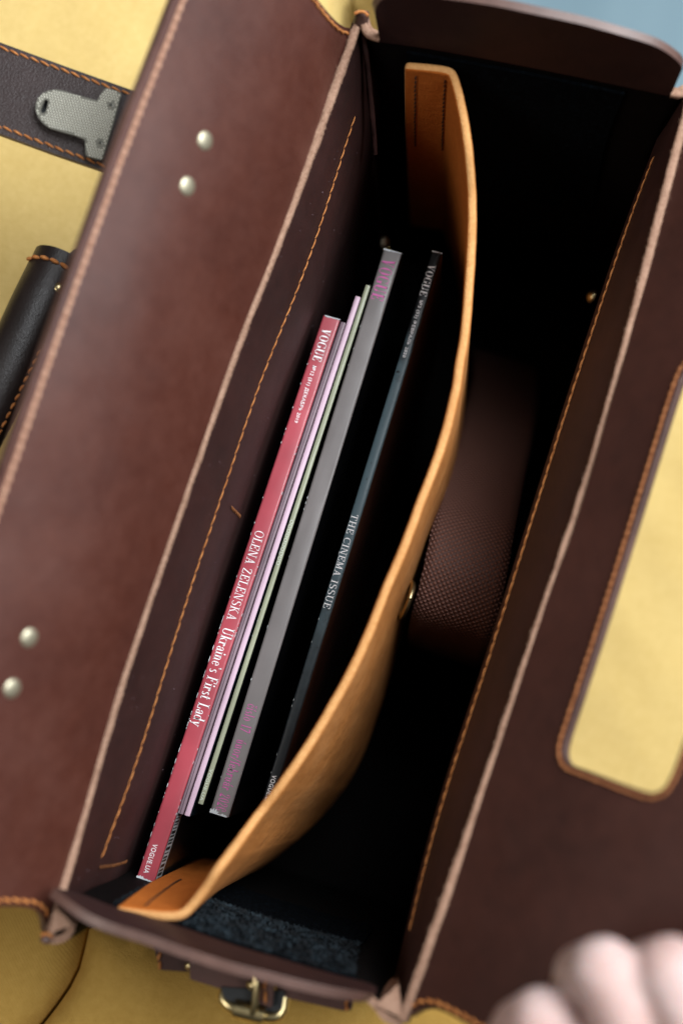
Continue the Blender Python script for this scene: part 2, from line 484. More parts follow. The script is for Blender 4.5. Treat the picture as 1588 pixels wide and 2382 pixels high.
# ------------------------------------------------------------------ the bag
bag = thing('leather_bag', 'open dark brown leather briefcase with both top flaps folded back, standing on yellow upholstery', 'briefcase', at(868, 1200, SEAT_H + .006))
NL = 90
L0 = [(838, 42), (818, 95), (800, 148), (740, 315), (678, 490), (566, 765), (485, 994), (383, 1290), (286, 1575), (260, 1660), (194, 1896), (148, 2074), (118, 2171)]
L3 = [(842, 210), (824, 262), (796, 352), (714, 612), (638, 796), (597, 897), (531, 1101), (459, 1310), (398, 1504), (365, 1610), (327, 1743), (286, 1860), (245, 1957), (225, 2016), (203, 2085)]
R0 = [(1609, 203), (1594, 262), (1576, 332), (1545, 445), (1502, 602), (1461, 786), (1421, 922), (1375, 1086), (1324, 1249), (1262, 1412), (1202, 1600), (1140, 1789), (1074, 1978), (1012, 2156), (956, 2304), (934, 2372)]
R3 = [(1552, 285), (1507, 403), (1451, 546), (1400, 714), (1365, 810), (1308, 989), (1232, 1234), (1166, 1443), (1122, 1591), (1048, 1804), (1012, 1927), (984, 2034), (954, 2166), (932, 2265)]
def smooth(p, k):
    p = [q.copy() for q in p]
    for _ in range(k):
        p = [p[0]] + [(a + b * 2 + c) / 4 for a, b, c in zip(p, p[1:], p[2:])] + [p[-1]]
    return p
l0, l3 = smooth(catmull(px(L0, 0), NL), 60), smooth(catmull(px(L3, -.03), NL), 40)
r0, r3 = smooth(catmull(px(R0, 0), NL), 80), smooth(catmull(px(R3, -.03), NL), 60)
def below(row, dx, h): return [Vector((p.x + dx, p.y, RIM + h)) for p in row]
def mid(a, b, t, dx=0): return [p.lerp(q, t) + Vector((dx, 0, 0)) for p, q in zip(a, b)]
def straighten(row, k):
    a, b = row[0], row[-1]; n = len(row)
    return [p.lerp(Vector((a.x + (b.x - a.x) * i / (n - 1), p.y, p.z)), k) for i, p in enumerate(row)]
lrows = [l0, mid(l0, l3, .35, .001), mid(l0, l3, .7, .0006), l3, below(l3, .0028, -.05), below(l3, .0036, -.07), below(straighten(l3, .5), .001, -.12), below(straighten(l3, .8), .001, SEAT_H + .004)]
rrows = [r0, mid(r0, r3, .35, -.001), mid(r0, r3, .7, -.0006), r3, below(r3, -.002, -.044), below(r3, -.001, -.06), below(straighten(r3, .5), .003, -.10), below(straighten(r3, .8), .006, SEAT_H + .004)]
def capped(rows, y0, y1):
    out = []
    for k, r in enumerate(rows):
        a, b = r[0], r[-1]; e = .0003 if k == 0 else 0
        out.append([Vector((a.x, max(a.y + .0002, y0) if k else a.y + e, a.z))] + r + [Vector((b.x, min(b.y - .0002, y1) if k else b.y - e, b.z))])
    return out
def panel(name, rows, flip):
    drop = Vector((0, 0, -.0012)); rows = [[p + drop for p in rows[0]]] + rows[1:]
    o = part(name, loft(rows, .0036, flip, 0), [LIN], bag, smooth=50); return o
front = panel('front_panel', capped(lrows, at(860, 80).y + .004, at(140, 2150).y - .006), False)
backp = panel('back_panel', capped(rrows, at(1580, 214).y + .006, at(900, 2345).y - .006), True)
EW = .0037
def rawedge(row, side, parent):
    p = [q + Vector((-side * .0003, 0, .0012)) for q in row]
    part('raw_edge', fuzzy_bar(p, EW, .003), [RAW], parent, smooth=180)
    part('edge_fibre', fibres(p, EW, 420), [RAW], parent, stuff=True)
rawedge(l0, 1, front); rawedge(r0, -1, backp)
def wall_normal(side): return Vector((side * .93, 0, .36))
part('stitching', stitches([p + Vector((.0003, 0, 0)) for p in l3[3:-4]], wall_normal(1), .0056, 1.0, .00030, .0003), [TH_O], front, stuff=True)
part('stitching', stitches([p - Vector((.0003, 0, 0)) for p in r3[4:-4]], wall_normal(-1), .0056, 1.0, .00034, .0002), [TH_O], backp, stuff=True)
def down_row(rows, i, h0, h1, off):
    out = []
    for k in range(9):
        h = h0 + (h1 - h0) * k / 8
        for a, b in zip(rows, rows[1:]):
            za, zb = a[i].z - RIM, b[i].z - RIM
            if zb <= h <= za + 1e-6:
                out.append(a[i].lerp(b[i], (za - h) / max(1e-6, za - zb)) + Vector((off, 0, 0))); break
    return out
for i, h0, h1 in ((86, -.031, -.075), (47, -.048, -.075)):
    part('stitching', stitches(down_row(lrows, i, h0, h1, .0004), Vector((.95, 0, .3)), .0022, .7, .0003, .0008), [TH_R], front, stuff=True)

# gussets: each has a flange at both corners and an ear that stands above the rim
def gusset(name, base, ear, inward, lean, i0, i1):
    """base: plan line at the rim; ear: its raised middle between base points i0 and i1"""
    rows = [base]
    def end_x(rows_, i, h):
        for a, b in zip(rows_, rows_[1:]):
            za, zb = a[i].z - RIM, b[i].z - RIM
            if zb <= h <= za: return a[i].x + (b[i].x - a[i].x) * (za - h) / max(1e-6, za - zb)
        return rows_[-1][i].x
    e = 0 if inward < 0 else -1
    for h, k in ((-.012, .25), (-.03, .6), (-.06, 1.0), (-.12, 1.1), (-.2, 1.1), (SEAT_H + .004, 1.1)):
        xl, xr = end_x(lrows, e, h) - .0012, end_x(rrows, e, h) + .0012
        f = lambda x: xl + (x - base[0].x) / (base[-1].x - base[0].x) * (xr - xl)
        rows.append([Vector((f(p.x), p.y + inward * lean * k, RIM + h)) for p in base])
    return rows
NG = 70
gt_base = catmull(px([(840, 40), (847, 66), (856, 78), (884, 92)], 0), 8)[:-1] + catmull(px([(884, 92), (1000, 108), (1220, 148), (1450, 195), (1560, 218)], 0), NG - 14) + catmull(px([(1560, 218), (1578, 220), (1592, 214), (1607, 205)], 0), 8)[1:]
gb_ear_px = [(120, 2084, .020), (150, 2108, .025), (195, 2140, .029), (250, 2165, .031), (330, 2191, .031), (430, 2226, .030), (525, 2257, .029), (600, 2276, .027), (677, 2296, .024), (761, 2315, .020), (840, 2328, .013), (866, 2334, .006)]
ear_b = catmull([at(*p) for p in gb_ear_px], NG - 14)
base_mid = [Vector((p.x + .004 * (1 - i / 55), p.y + .0015 - .004 * max(0, 1 - i / 12), RIM)) for i, p in enumerate(ear_b)]
gb_base = [at(116, 2176, 0).lerp(base_mid[0], t) + Vector((.004 * math.sin(t * 3.1), -.004 * math.sin(t * 3.1), 0)) for t in [k / 7 for k in range(7)]] + base_mid + \
    [base_mid[-1].lerp(at(934, 2372, 0), k / 7) + Vector((.001 * math.sin(k), -.0015 * math.sin(k * .45), 0)) for k in range(1, 8)]
ear_t = catmull([at(*p) for p in [(874, 40, .020), (873, 22, .026), (882, 2, .030), (905, -10, .034), (960, -15, .037), (1033, -6, .040), (1145, 10, .042), (1247, 31, .042), (1349, 53, .040), (1448, 80, .037), (1516, 101, .033), (1552, 120, .029), (1580, 143, .024), (1587, 158, .020)]], NG - 14)
def build_gusset(base, ear, inward, lean, flip, label=None):
    rows = gusset('gusset', base, ear, inward, lean, 7, len(base) - 8)
    g = part('gusset', loft(rows, .0034, flip, 1), [SHADE_LINING, RAW], bag, smooth=60)
    mid_ = base[7:7 + len(ear)]
    er = [ear]
    for t in (.08, .3, .6, .9, 1.0):
        er.append([e.lerp(b + Vector((0, 0, -.0015)), t) for e, b in zip(ear, mid_)])
    e = part('ear', loft([[p + Vector((0, inward * (.0034 if inward > 0 else .0006), 0)) for p in r] for r in er], .0040, flip, 1), [LIN, BURN], g, smooth=60)
    bevel(e, .0012, 3, 55)
    return g, rows
g_top, gt_rows = build_gusset(gt_base, ear_t, -1, .004, True)
g_bot, gb_rows = build_gusset(gb_base, ear_b, 1, .005, False)
def grid_at(rows, j0, j1, h0, h1, off, nj=40, nh=14, wob=.0):
    out = []
    for k in range(nh):
        h = h0 + (h1 - h0) * k / (nh - 1); line = []
        for a, b in zip(rows, rows[1:]):
            za, zb = a[5].z - RIM, b[5].z - RIM
            if zb <= h <= za + 1e-6:
                t = (za - h) / max(1e-6, za - zb)
                for q in range(nj):
                    jf = j0 + (j1 - j0) * q / (nj - 1); j = min(len(a) - 2, int(jf)); s = jf - j
                    p = a[j].lerp(a[j + 1], s).lerp(b[j].lerp(b[j + 1], s), t) + Vector((0, off, 0))
                    line.append(p + Vector((0, wob * noise.noise(Vector((q * 2.1, k * 2.3, 1))), 0)))
                break
        out.append(line)
    return out
part('loop_patch', loft(grid_at(gb_rows, 14, 57, -.007, -.14, .0022, 120, 60, .0010), .0016, False), [PATCH], g_bot, smooth=60)
part('loop_patch', loft(grid_at(gt_rows, 12, 54, -.005, -.14, -.0022, 60, 20, .0005), .0016, True), [PATCH], g_top, smooth=60)
# loop pile: short bent hairs over the nearer patch
def pile(rows, j0, j1, h0, h1, off, n, parent):
    g = grid_at(rows, j0, j1, h0, h1, off, 80, 30); ch = []
    for _ in range(n):
        i, j = random.randrange(29), random.randrange(79); a = g[i][j].lerp(g[i + 1][j + 1], random.random()).lerp(g[i][j + 1], random.random())
        d = Vector((random.uniform(-1, 1), (1 if off > 0 else -1) * random.uniform(.3, 1), random.uniform(-.4, 1))).normalized() * random.uniform(.0008, .0018)
        ch.append(tube([a, a + d * .6, a + d + Vector((random.uniform(-.0006, .0006), 0, .0003))], [.00011, .0001, .00006], 3, Vector((.3, .2, 1))))
    V, Fs = join(ch); part('loop_pile', mesh('pile', V, Fs), [PILE], parent, stuff=True)
pile(gb_rows, 14, 57, -.007, -.07, .0026, 5200, g_bot)
# corner flanges: the raw cut edges where gusset and panel are sewn together
def strip(pts_a, pts_b, thick, name, mat, parent, flip=False):
    return part(name, loft([pts_a, pts_b], thick, flip), [mat], parent, smooth=40)
def corner(a, b, tip, parent, lo=-.05, topw=.0):
    """triangular suede face between panel edge a, gusset edge b and the sewn tip"""
    V = [at(*a), at(*b), at(*tip)]
    c = (V[0] + V[1] + V[2]) / 3
    vs = V + [Vector((p.x, p.y, RIM + lo)).lerp(Vector((c.x, c.y, RIM + lo)), .5) for p in V]
    me = fixn(mesh('corner', vs, [(0, 1, 2), (3, 5, 4), (0, 3, 4, 1), (1, 4, 5, 2), (2, 5, 3, 0)]))
    bm = bmesh.new(); bm.from_mesh(me); bmesh.ops.subdivide_edges(bm, edges=bm.edges, cuts=5, use_grid_fill=True)
    for v in bm.verts: v.co += Vector((noise.noise(v.co * 500), noise.noise(v.co * 500 + Vector((9, 0, 0))), noise.noise(v.co * 500 + Vector((0, 9, 0))))) * .0005
    bm.to_mesh(me); bm.free()
    return part('seam_flange', me, [RAW], parent, smooth=50)
corner((129, 2106, .018), (169, 2152, .018), (116, 2172, .014), g_bot)
corner((872, 2338, .001), (927, 2290, -.004), (934, 2368, .002), g_bot)
corner((926, 2296, -.004), (936, 2345, -.002), (900, 2330, -.004), g_bot, -.06)
part('raw_edge', fuzzy_bar([p + Z * .001 for p in catmull(px([(840, 38), (848, 66), (858, 80), (884, 90)], .001), 20)], .0032, .002), [RAW], g_top, smooth=180)
part('raw_edge', fuzzy_bar([at(1560, 214, .001), at(1580, 218, .001), at(1600, 210, .001)], .0034, .002), [RAW], g_top, smooth=180)
part('raw_edge', fuzzy_bar([at(846, 84, -.002), at(852, 130, -.010), at(858, 180, -.02), at(866, 260, -.036), at(874, 360, -.055)], .0022, .002, Vector((.5, -.5, .7))), [LIN], g_top, smooth=180)
# sewn peak at the far left corner
def peak(pts, r, parent, th):
    p = [at(*q) for q in pts]
    v, f = tube(catmull(p, 8), [r * .8, r, r, r, r, r, r, r * .85], 8, Z, .8)
    o = part('corner_tip', mesh('tip', v, f), [BURN], parent, smooth=50)
peak([(842, 24, .004), (841, 34, .003), (839, 48, .001), (836, 62, -.001)], .0034, g_top, 0)
part('stitching', mesh('t', *tube(catmull(px([(824, 32), (836, 27), (848, 29), (856, 37)], .0075), 14), .00075, 6)), [TH_O], g_top, stuff=True)
peak([(103, 2192, .002), (107, 2184, .002), (110, 2176, .001), (114, 2168, -.001)], .0024, g_bot, 0)
part('stitching', mesh('t', *tube(catmull(px([(97, 2176), (106, 2172), (116, 2174), (121, 2180)], .006), 14), .0007, 6)), [TH_O], g_bot, stuff=True)
# floor of the bag
bl = [lrows[-1][0] + Vector((-.004, .01, .0025)), lrows[-1][-1] + Vector((-.004, -.01, .0025)), rrows[-1][-1] + Vector((.004, -.01, .0025)), rrows[-1][0] + Vector((.004, .01, .0025))]
part('base', fixn(mesh('base', [p + Z * z for z in (0, -.004) for p in bl], [(3, 2, 1, 0), (4, 5, 6, 7), (0, 1, 5, 4), (1, 2, 6, 5), (2, 3, 7, 6), (3, 0, 4, 7)])), [SHADE_LINING], bag)

# flaps: planar leather leaves hinged on the outer side of the panels, held up and outwards
class Plane:
    def __init__(s, A, B, slope_pt=None, out=None, ang=None):
        s.A = A; s.u = (B - A).normalized()
        if slope_pt is not None:
            d = slope_pt - A; s.v = (d - s.u * d.dot(s.u)).normalized()
        else:
            o = Vector((s.u.y, -s.u.x, 0)) * out; o.normalize(); s.v = (o * math.cos(ang) + Z * math.sin(ang)).normalized()
        s.n = s.u.cross(s.v)
        if s.n.z < 0: s.n = -s.n
    def uv(s, x, y):
        k = 0.0
        for _ in range(5):
            d = atp(x, y, s.A + s.n * k, s.n) - s.A; u, v = d.dot(s.u), d.dot(s.v); k = s.bend(u, v)
        return (u, v)
    bend = staticmethod(lambda u, v: 0.0)
    def at(s, u, v):
        return s.A + s.u * u + s.v * v + s.n * s.bend(u, v), s.n
def outline(pl, pts, n):
    c = catmull([Vector((*pl.uv(*p), 0)) for p in pts], n, closed=True)[:-1]; return [(p.x, p.y) for p in c]
def onpl(pl, pts, n, lift=0):
    c = catmull([Vector((*pl.uv(*p), 0)) for p in pts], n); return [pl.at(p.x, p.y)[0] + pl.n * lift for p in c]

PLF = Plane(at(790, 148, -.0008), at(138, 2074, -.0008), slope_pt=at(116, 838, .078))
VW = PLF.uv(94, 838)[1]
PLF.bend = lambda u, v: .0060 * math.sin(min(1, max(0, v / VW)) * math.pi) + .0024 * noise.noise(Vector((u * 9, v * 16, 3)))
hingeL = [(823, 72), (790, 148), (729, 315), (668, 490), (556, 765), (475, 994), (373, 1290), (276, 1575), (250, 1660), (184, 1896), (138, 2074), (112, 2168)]
scoopL = [(106, 2152), (97, 2128), (76, 2114), (40, 2109), (0, 2108), (-60, 2104), (-150, 2085), (-240, 2055), (-300, 2020)]
outerL = [(-305, 1985), (-230, 1765), (-8, 1135), (200, 540), (296, 275), (403, 0), (455, -130)]
topL = [(480, -175), (540, -165), (620, -110), (690, -62), (735, -6), (757, 22), (780, 48), (800, 62), (815, 66)]
hingeL = hingeL[:1] + [(x + 8, y) for x, y in hingeL[1:-1]] + hingeL[-1:]
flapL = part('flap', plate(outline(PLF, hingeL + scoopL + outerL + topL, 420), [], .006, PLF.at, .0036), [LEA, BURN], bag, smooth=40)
bevel(flapL, .0013, 3, 55)
part('stitching', stitches(onpl(PLF, [(-285, 1990), (-210, 1770), (12, 1135), (220, 540), (318, 275), (425, 0), (480, -140)], 200), PLF.n, .0042, 1.06, .0010, .0001, .0001), [TH_P], flapL, stuff=True)
part('stitching', stitches(onpl(PLF, [(112, 2130), (104, 2113), (88, 2101), (66, 2096), (30, 2094), (-30, 2092), (-120, 2074), (-220, 2042)], 90), PLF.n, .0050, .9, .00075, .0006), [TH_O], flapL, stuff=True)
part('stitching', stitches(onpl(PLF, [(824, 76), (806, 78), (790, 72), (766, 50), (742, 20), (722, -8), (690, -45), (640, -85), (560, -140)], 90), PLF.n, .0046, .9, .00065, .0006), [TH_O], flapL, stuff=True)
for x, y, r in ((478, 328, .0041), (437, 434, .0041), (70, 1484, .0040), (30, 1602, .0040)):
    P = PLF.at(*PLF.uv(x, y))[0] - PLF.n * .0002
    V, Fs = join([dome(P, PLF.n, r, .0013)]); part('rivet', mesh('rivet', V, Fs), [RIV], flapL, smooth=180)

PRF = Plane(at(1588, 332, -.0008), at(968, 2304, -.0008), out=-1, ang=R_(40))
PRF.bend = lambda u, v: .003 * math.sin(min(1, max(0, v / .12)) * math.pi) + .0018 * noise.noise(Vector((u * 8, v * 12, 8)))
hingeR = [(1612, 262), (1588, 332), (1557, 445), (1514, 602), (1473, 786), (1433, 922), (1387, 1086), (1336, 1249), (1274, 1412), (1214, 1600), (1152, 1789), (1086, 1978), (1024, 2156), (968, 2304), (945, 2362)]
endR = [(955, 2362), (972, 2352), (992, 2346), (1014, 2348), (1040, 2358), (1080, 2380), (1130, 2408), (1200, 2436), (1330, 2480), (1480, 2530), (1600, 2560)]
outR = [(1690, 2530), (1760, 2330), (1850, 2080), (1990, 1650), (2120, 1250), (2260, 760), (2330, 480)]
topR = [(2330, 420), (2230, 360), (2050, 320), (1880, 270), (1760, 215), (1690, 196), (1640, 210)]
hole = [(1580, 890), (1508, 1118), (1420, 1400), (1352, 1610), (1322, 1700), (1312, 1738), (1313, 1762), (1326, 1778), (1360, 1790), (1440, 1820), (1505, 1842), (1532, 1838), (1552, 1815), (1580, 1745), (1660, 1505), (1760, 1200), (1800, 1040), (1815, 960), (1806, 915), (1780, 895), (1700, 866), (1640, 846), (1606, 848)]
hingeR = [(x - 11, y) for x, y in hingeR[:-1]] + hingeR[-1:]
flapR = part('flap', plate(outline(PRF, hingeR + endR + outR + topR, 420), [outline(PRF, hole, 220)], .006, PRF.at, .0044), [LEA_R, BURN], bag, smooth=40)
bevel(flapR, .0012, 3, 55)
hc = Vector((sum(p[0] for p in hole) / len(hole), sum(p[1] for p in hole) / len(hole)))
hs = outline(PRF, hole, 300)
def offset_loop(lp, d):
    out = []; n = len(lp)
    for i in range(n):
        a, b = Vector(lp[i - 2]), Vector(lp[(i + 2) % n]); t = (b - a).normalized(); nn = Vector((t.y, -t.x)); out.append(Vector(lp[i]) + nn * d)
    return out
area_ = sum(hs[i - 1][0] * hs[i][1] - hs[i][0] * hs[i - 1][1] for i in range(len(hs)))
ho = offset_loop(hs, .0024 if area_ > 0 else -.0024)
ring = [PRF.at(p.x, p.y)[0] for p in ho]; ring.append(ring[0])
part('stitching', stitches(ring, PRF.n, .0036, 1.08, .00068, .0001), [TH_B], flapR, stuff=True)
part('stitching', stitches(onpl(PRF, [(950, 2346), (966, 2334), (990, 2328), (1018, 2332), (1048, 2346), (1085, 2366), (1135, 2393), (1210, 2422)], 90), PRF.n, .0048, .9, .0008, .0006), [TH_O], flapR, stuff=True)

# closing strap with its textured metal hook plate, on the outer side of the left flap
SH = .004
strap_o = [(-140, 47), (0, 98), (160, 157), (320, 214), (420, 250), (400, 330), (380, 420), (330, 428), (245, 398), (120, 355), (0, 311), (-160, 253)]
def flat(pts, n, h, smooth_=False):
    p = [at(x, y, h) for x, y in pts]
    if smooth_: p = catmull(p, n, closed=True)[:-1]
    else: p = resample(p + [p[0]], n + 1)[:-1]
    return [(q.x, q.y) for q in p]
def hmap(h): return lambda u, v: (Vector((u, v, RIM + h)), Z)
strap = part('closure_strap', plate(flat(strap_o, 160, SH), [], .005, hmap(SH), .0034), [DARK, BURN], bag, smooth=40)
bevel(strap, .0010, 2, 55)
part('stitching', stitches(px([(-140, 58), (0, 110), (160, 168), (330, 230)], SH), Z, .0049, .95, .0005, .0005), [TH_O], strap, stuff=True)
part('stitching', stitches(px([(-160, 232), (0, 294), (100, 332), (248, 388)], SH), Z, .0049, .95, .0005, .0005), [TH_O], strap, stuff=True)
def zz(x, y): return (x / 4.356, 60 + y / 4.356)
keep_ = [zz(*p) for p in [(1195, 700), (1330, 690), (1500, 740), (1420, 1000), (1300, 1450), (1180, 1590), (1075, 1560), (1058, 1500), (1085, 1380), (1050, 1345)]]
kp = part('keeper', plate(flat(keep_, 90, SH + .0016), [], .005, hmap(SH + .0016), .0030), [DARK, BURN], strap, smooth=40); bevel(kp, .001, 2, 55)
tabp = [zz(*p) for p in [(1345, 700), (1375, 640), (1440, 630), (1500, 700), (1440, 720)]]
part('link_plate', plate(flat(tabp, 40, SH + .002), [], .004, hmap(SH + .002), .0016), [METAL, METAL], strap, smooth=40)
CH = SH + .0046
cl = [zz(*p) for p in [(1062, 640), (1085, 628), (1215, 672), (1229, 690), (1150, 985), (1040, 1345), (1026, 1360), (880, 1318), (868, 1300), (866, 1225), (862, 1152), (760, 1110), (640, 1078), (505, 1036), (440, 990), (392, 930), (366, 870), (362, 800), (382, 740), (425, 690), (490, 655), (570, 644), (640, 656), (800, 706), (985, 757), (1020, 700)]]
slot = [zz(*p) for p in [(448, 762), (466, 748), (485, 755), (490, 775), (472, 850), (455, 880), (432, 884), (414, 868), (418, 842)]]
clo, slo = flat(cl, 140, CH), flat(slot, 40, CH, True)
clasp = part('clasp_plate', plate(clo, [slo], .0022, hmap(CH), .0013), [METAL, METAL], strap, smooth=35); bevel(clasp, .0004, 2, 50)
part('slot_shadow', mesh('slot_shadow_sheet', [at(*zz(x, y), SH + .0003) for x, y in ((400, 735), (500, 735), (500, 895), (400, 895))], [(3, 2, 1, 0)]), [SLOT], strap)
ch = []
du = (at(*zz(1229, 690), CH) - at(*zz(1040, 1345), CH)).normalized(); dv = Vector((-du.y, du.x, 0)); o_ = at(*zz(800, 900), CH)
scr = [at(*zz(1130, 808), CH), at(*zz(1022, 1192), CH)]
for i in range(-30, 31):
    for j in range(-30, 31):
        p = o_ + du * (i * .00116) + dv * ((j + (.5 if i % 2 else 0)) * .00134)
        q = (p.x, p.y)
        if inside(q, clo) and not inside(q, slo) and not near(q, clo, .0006) and not near(q, slo, .0008) and not any((p - s).length < .0021 for s in scr):
            ch.append(dome(p - Z * .0001, Z, .00044, .0006, 6, 2))
V, Fs = join(ch); part('knurling', mesh('knurl', V, Fs), [KNURL], strap, smooth=180, stuff=True)
for s in scr:
    v1, f1 = dome(s - Z * .0002, Z, .00150, .0006, 14, 3)
    o = part('screw', mesh('screw', v1, f1), [METAL], strap, smooth=180)
    bars = []
    for a in (.6, .6 + math.pi / 2):
        d = Vector((math.cos(a), math.sin(a), 0)) * .0009; bars.append(tube([s - d + Z * .00042, s + d + Z * .00042], .00020, 4))
    V, Fs = join(bars); part('screw_slot', mesh('slot', V, Fs), [SLOT], strap)

# carrying handle, on the outside of the left flap
hp = catmull([at(140, 602, -.028), at(122, 640, -.026), at(88, 710, -.022), (at(40, 815, -.020)), at(-20, 940, -.020), at(-90, 1080, -.022), at(-180, 1270, -.026)], 40)
v, f = tube(hp, [.0122] * 2 + [.0125] * 36 + [.0122] * 2, 24, Z, .85)
handle = part('handle', mesh('handle', v, f), [HAND_L], bag, smooth=60)
T_, S_, U_ = frame(hp[4] - hp[2], Z)
end = [hp[2] + S_ * math.cos(R_(k)) * .0127 + U_ * math.sin(R_(k)) * .0127 * .86 for k in range(20, 161, 14)]
part('stitching', stitches(catmull(end, 24), Z, .0045, .9, .0009, .0003, .0004), [TH_O], handle, stuff=True)
edge_ = []
for p, q in zip(hp, hp[1:] + [hp[-1] * 2 - hp[-2]]):
    T, S, U = frame(q - p, Z); edge_.append(p - S * .0112 * (1 if S.x < 0 else -1) + U * .0042)
part('stitching', stitches(edge_[12:], Z, .0045, .85, .0006), [TH_O], handle, stuff=True)
for x, y, h in ((134, 672, -.012), (4, 892, -.0075)):
    V, Fs = dome(at(x, y, h - .006), Vector((-.3, 0, 1)).normalized(), .0034, .003); part('rivet', mesh('rivet', V, Fs), [BRASS], handle, smooth=180)
lug = [(150, 600), (172, 580), (190, 574), (215, 560), (230, 600), (180, 640)]
lg = part('handle_lug', plate(flat(lug, 50, -.02), [], .004, hmap(-.02), .003), [DARK, BURN], bag, smooth=40)

# buckled side strap under the near gusset's ear
BX = -.045
def bar(name, quad, h, th, mat, parent, bev=.0008):
    o = part(name, plate(flat(quad, 60, h), [], .004, hmap(h), th), [mat, BURN], parent, smooth=40); bevel(o, bev, 2, 55); return o
side = bar('side_strap', [(356, 2195), (372, 2256), (448, 2262), (442, 2200)], -.032, .003, LEA_R, bag)
part('stitching', stitches(px([(372, 2214), (370, 2232), (374, 2256)], -.0316), Z, .0042, .9, .0006), [TH_O], side, stuff=True)
ss = bar('side_strap', [(440, 2210), (442, 2278), (572, 2318), (600, 2240)], -.026, .0036, LEA, bag)
kt = bar('strap_loop', [(596, 2250), (590, 2330), (632, 2344), (640, 2270)], -.021, .003, LEA, bag)
part('stitching', stitches(px([(618, 2272), (615, 2305), (620, 2336)], -.0206), Z, .0042, .9, .0006), [TH_O], kt, stuff=True)
rs = bar('side_strap', [(640, 2290), (650, 2318), (800, 2352), (818, 2350), (822, 2326)], -.026, .003, LEA, bag)
part('stitching', stitches(px([(806, 2326), (806, 2352)], -.0256), Z, .0042, .9, .0007), [TH_O], rs, stuff=True)
bk = [at(522, 2304, -.028), at(520, 2322, -.027), at(536, 2340, -.026), at(560, 2350, -.026), at(610, 2362, -.026), at(640, 2364, -.026), at(655, 2348, -.027), at(660, 2318, -.028)]
buckle = part('buckle', mesh('buckle', *tube(catmull(bk, 40), .0026, 10)), [BRASS], bag, smooth=60)
rp = [at(545, 2345, -.0235), at(614, 2363, -.0235)]
part('roller', mesh('roller', *tube(resample(rp, 6), .0040, 14)), [BRASS], buckle, smooth=40)
part('buckle_gap_black', fixn(mesh('bp', *[x for x in (lambda q: ([p for p in q] + [p - Z * .002 for p in q], [(0, 1, 2, 3), (4, 5, 6, 7), (0, 1, 5, 4), (1, 2, 6, 5), (2, 3, 7, 6), (3, 0, 4, 7)]))([at(514, 2296, -.0245), at(524, 2334, -.0245), at(654, 2358, -.0245), at(662, 2306, -.0245)])])), [SLOT], buckle)  # black sheet standing in for the dark gap inside the buckle
pr = [at(588, 2262, -.019), at(596, 2290, -.018), at(590, 2350, -.02), at(574, 2374, -.024)]
part('prong', mesh('prong', *tube(catmull(pr, 14), [.0016] * 12 + [.0013, .0009], 8)), [BRASS], buckle, smooth=60)
pn = [at(578, 2282, -.0195), at(592, 2292, -.019), at(604, 2286, -.0195)]
part('prong_base', mesh('prong_base', *tube(catmull(pn, 8), [.0014, .002, .0024, .0026, .0026, .0024, .002, .0012], 8)), [BRASS], buckle, smooth=60)
V, Fs = dome(at(441, 2246, -.028), Z, .002, .0016, 12, 4); part('rivet', mesh('r', V, Fs), [BRASS], side, smooth=180)
# rivets deep inside
for x, y, h, nx in ((893, 565, -.135, 1), (1376, 690, -.115, -1)):
    V, Fs = dome(at(x, y, h), Vector((nx, -.3, .5)).normalized(), .0036, .0028); part('rivet', mesh('r', V, Fs), [RIV if nx > 0 else BRASS], front if nx > 0 else backp, smooth=180)

# ------------------------------------------------------------------ divider
div = thing('bag_divider', 'bowed tan leather divider stuck across the inside of the bag, its ends folded flat', 'divider', at(1000, 1300, -.24))
def lean_k(h):
    hs_ = (0, -.012, -.03, -.06, -.12, -1); ks = (0, .25, .6, 1, 1.1, 1.1)
    for i in range(5):
        if hs_[i + 1] <= h <= hs_[i]: return ks[i] + (ks[i + 1] - ks[i]) * (hs_[i] - h) / (hs_[i] - hs_[i + 1])
    return 0
def gusset_y(base, x, h, inward, lean):
    b = min(range(1, len(base) - 1), key=lambda i: abs(base[i].x - x))
    return base[b].y + inward * lean * lean_k(h)
def on_gusset(x, y, base, inward, lean, off):
    best = None
    for k in range(0, 90):
        h = -k * .001; p = at(x, y, h); d = abs(p.y - (gusset_y(base, p.x, h, inward, lean) + inward * off))
        if best is None or d < best[0]: best = (d, p)
    return best[1]
tab_t = [on_gusset(x, y, gt_base, -1, .004, .0052) for x, y in ((944, 141), (1000, 146), (1044, 153))]
tab_b = [on_gusset(x, y, gb_base, 1, .005, .0052) for x, y in ((396, 2144), (330, 2139), (268, 2131))]
ht, hb = tab_t[-1].z - RIM, tab_b[0].z - RIM
DP = [(1064, 172, ht), (1083, 240, ht + .001), (1099, 340, ht + .002), (1108, 459, -.015), (1107, 561, -.014), (1101, 663, -.013), (1093, 765, -.012), (1081, 840, -.012), (1066, 930, -.012), (1034, 1050, -.012), (989, 1170, -.012), (950, 1275, -.012), (908, 1375, -.012), (858, 1500, -.012), (806, 1605, -.012), (734, 1728, -.013), (668, 1826, -.014), (597, 1918, -.016), (530, 2010, hb + .004), (486, 2074, hb + .002), (452, 2118, hb), (428, 2138, hb)]
dtop = catmull(tab_t + [at(*p) for p in DP] + tab_b, 240)
print('DIVIDER ends', ht, hb)
ND = len(dtop)
dtop = [p + Vector((noise.noise(Vector((i * .21, 1, 0))) + .5 * noise.noise(Vector((i * .6, 4, 0))), 0, .7 * noise.noise(Vector((i * .17, 8, 0))))) * .00018 for i, p in enumerate(dtop)]
drows = []
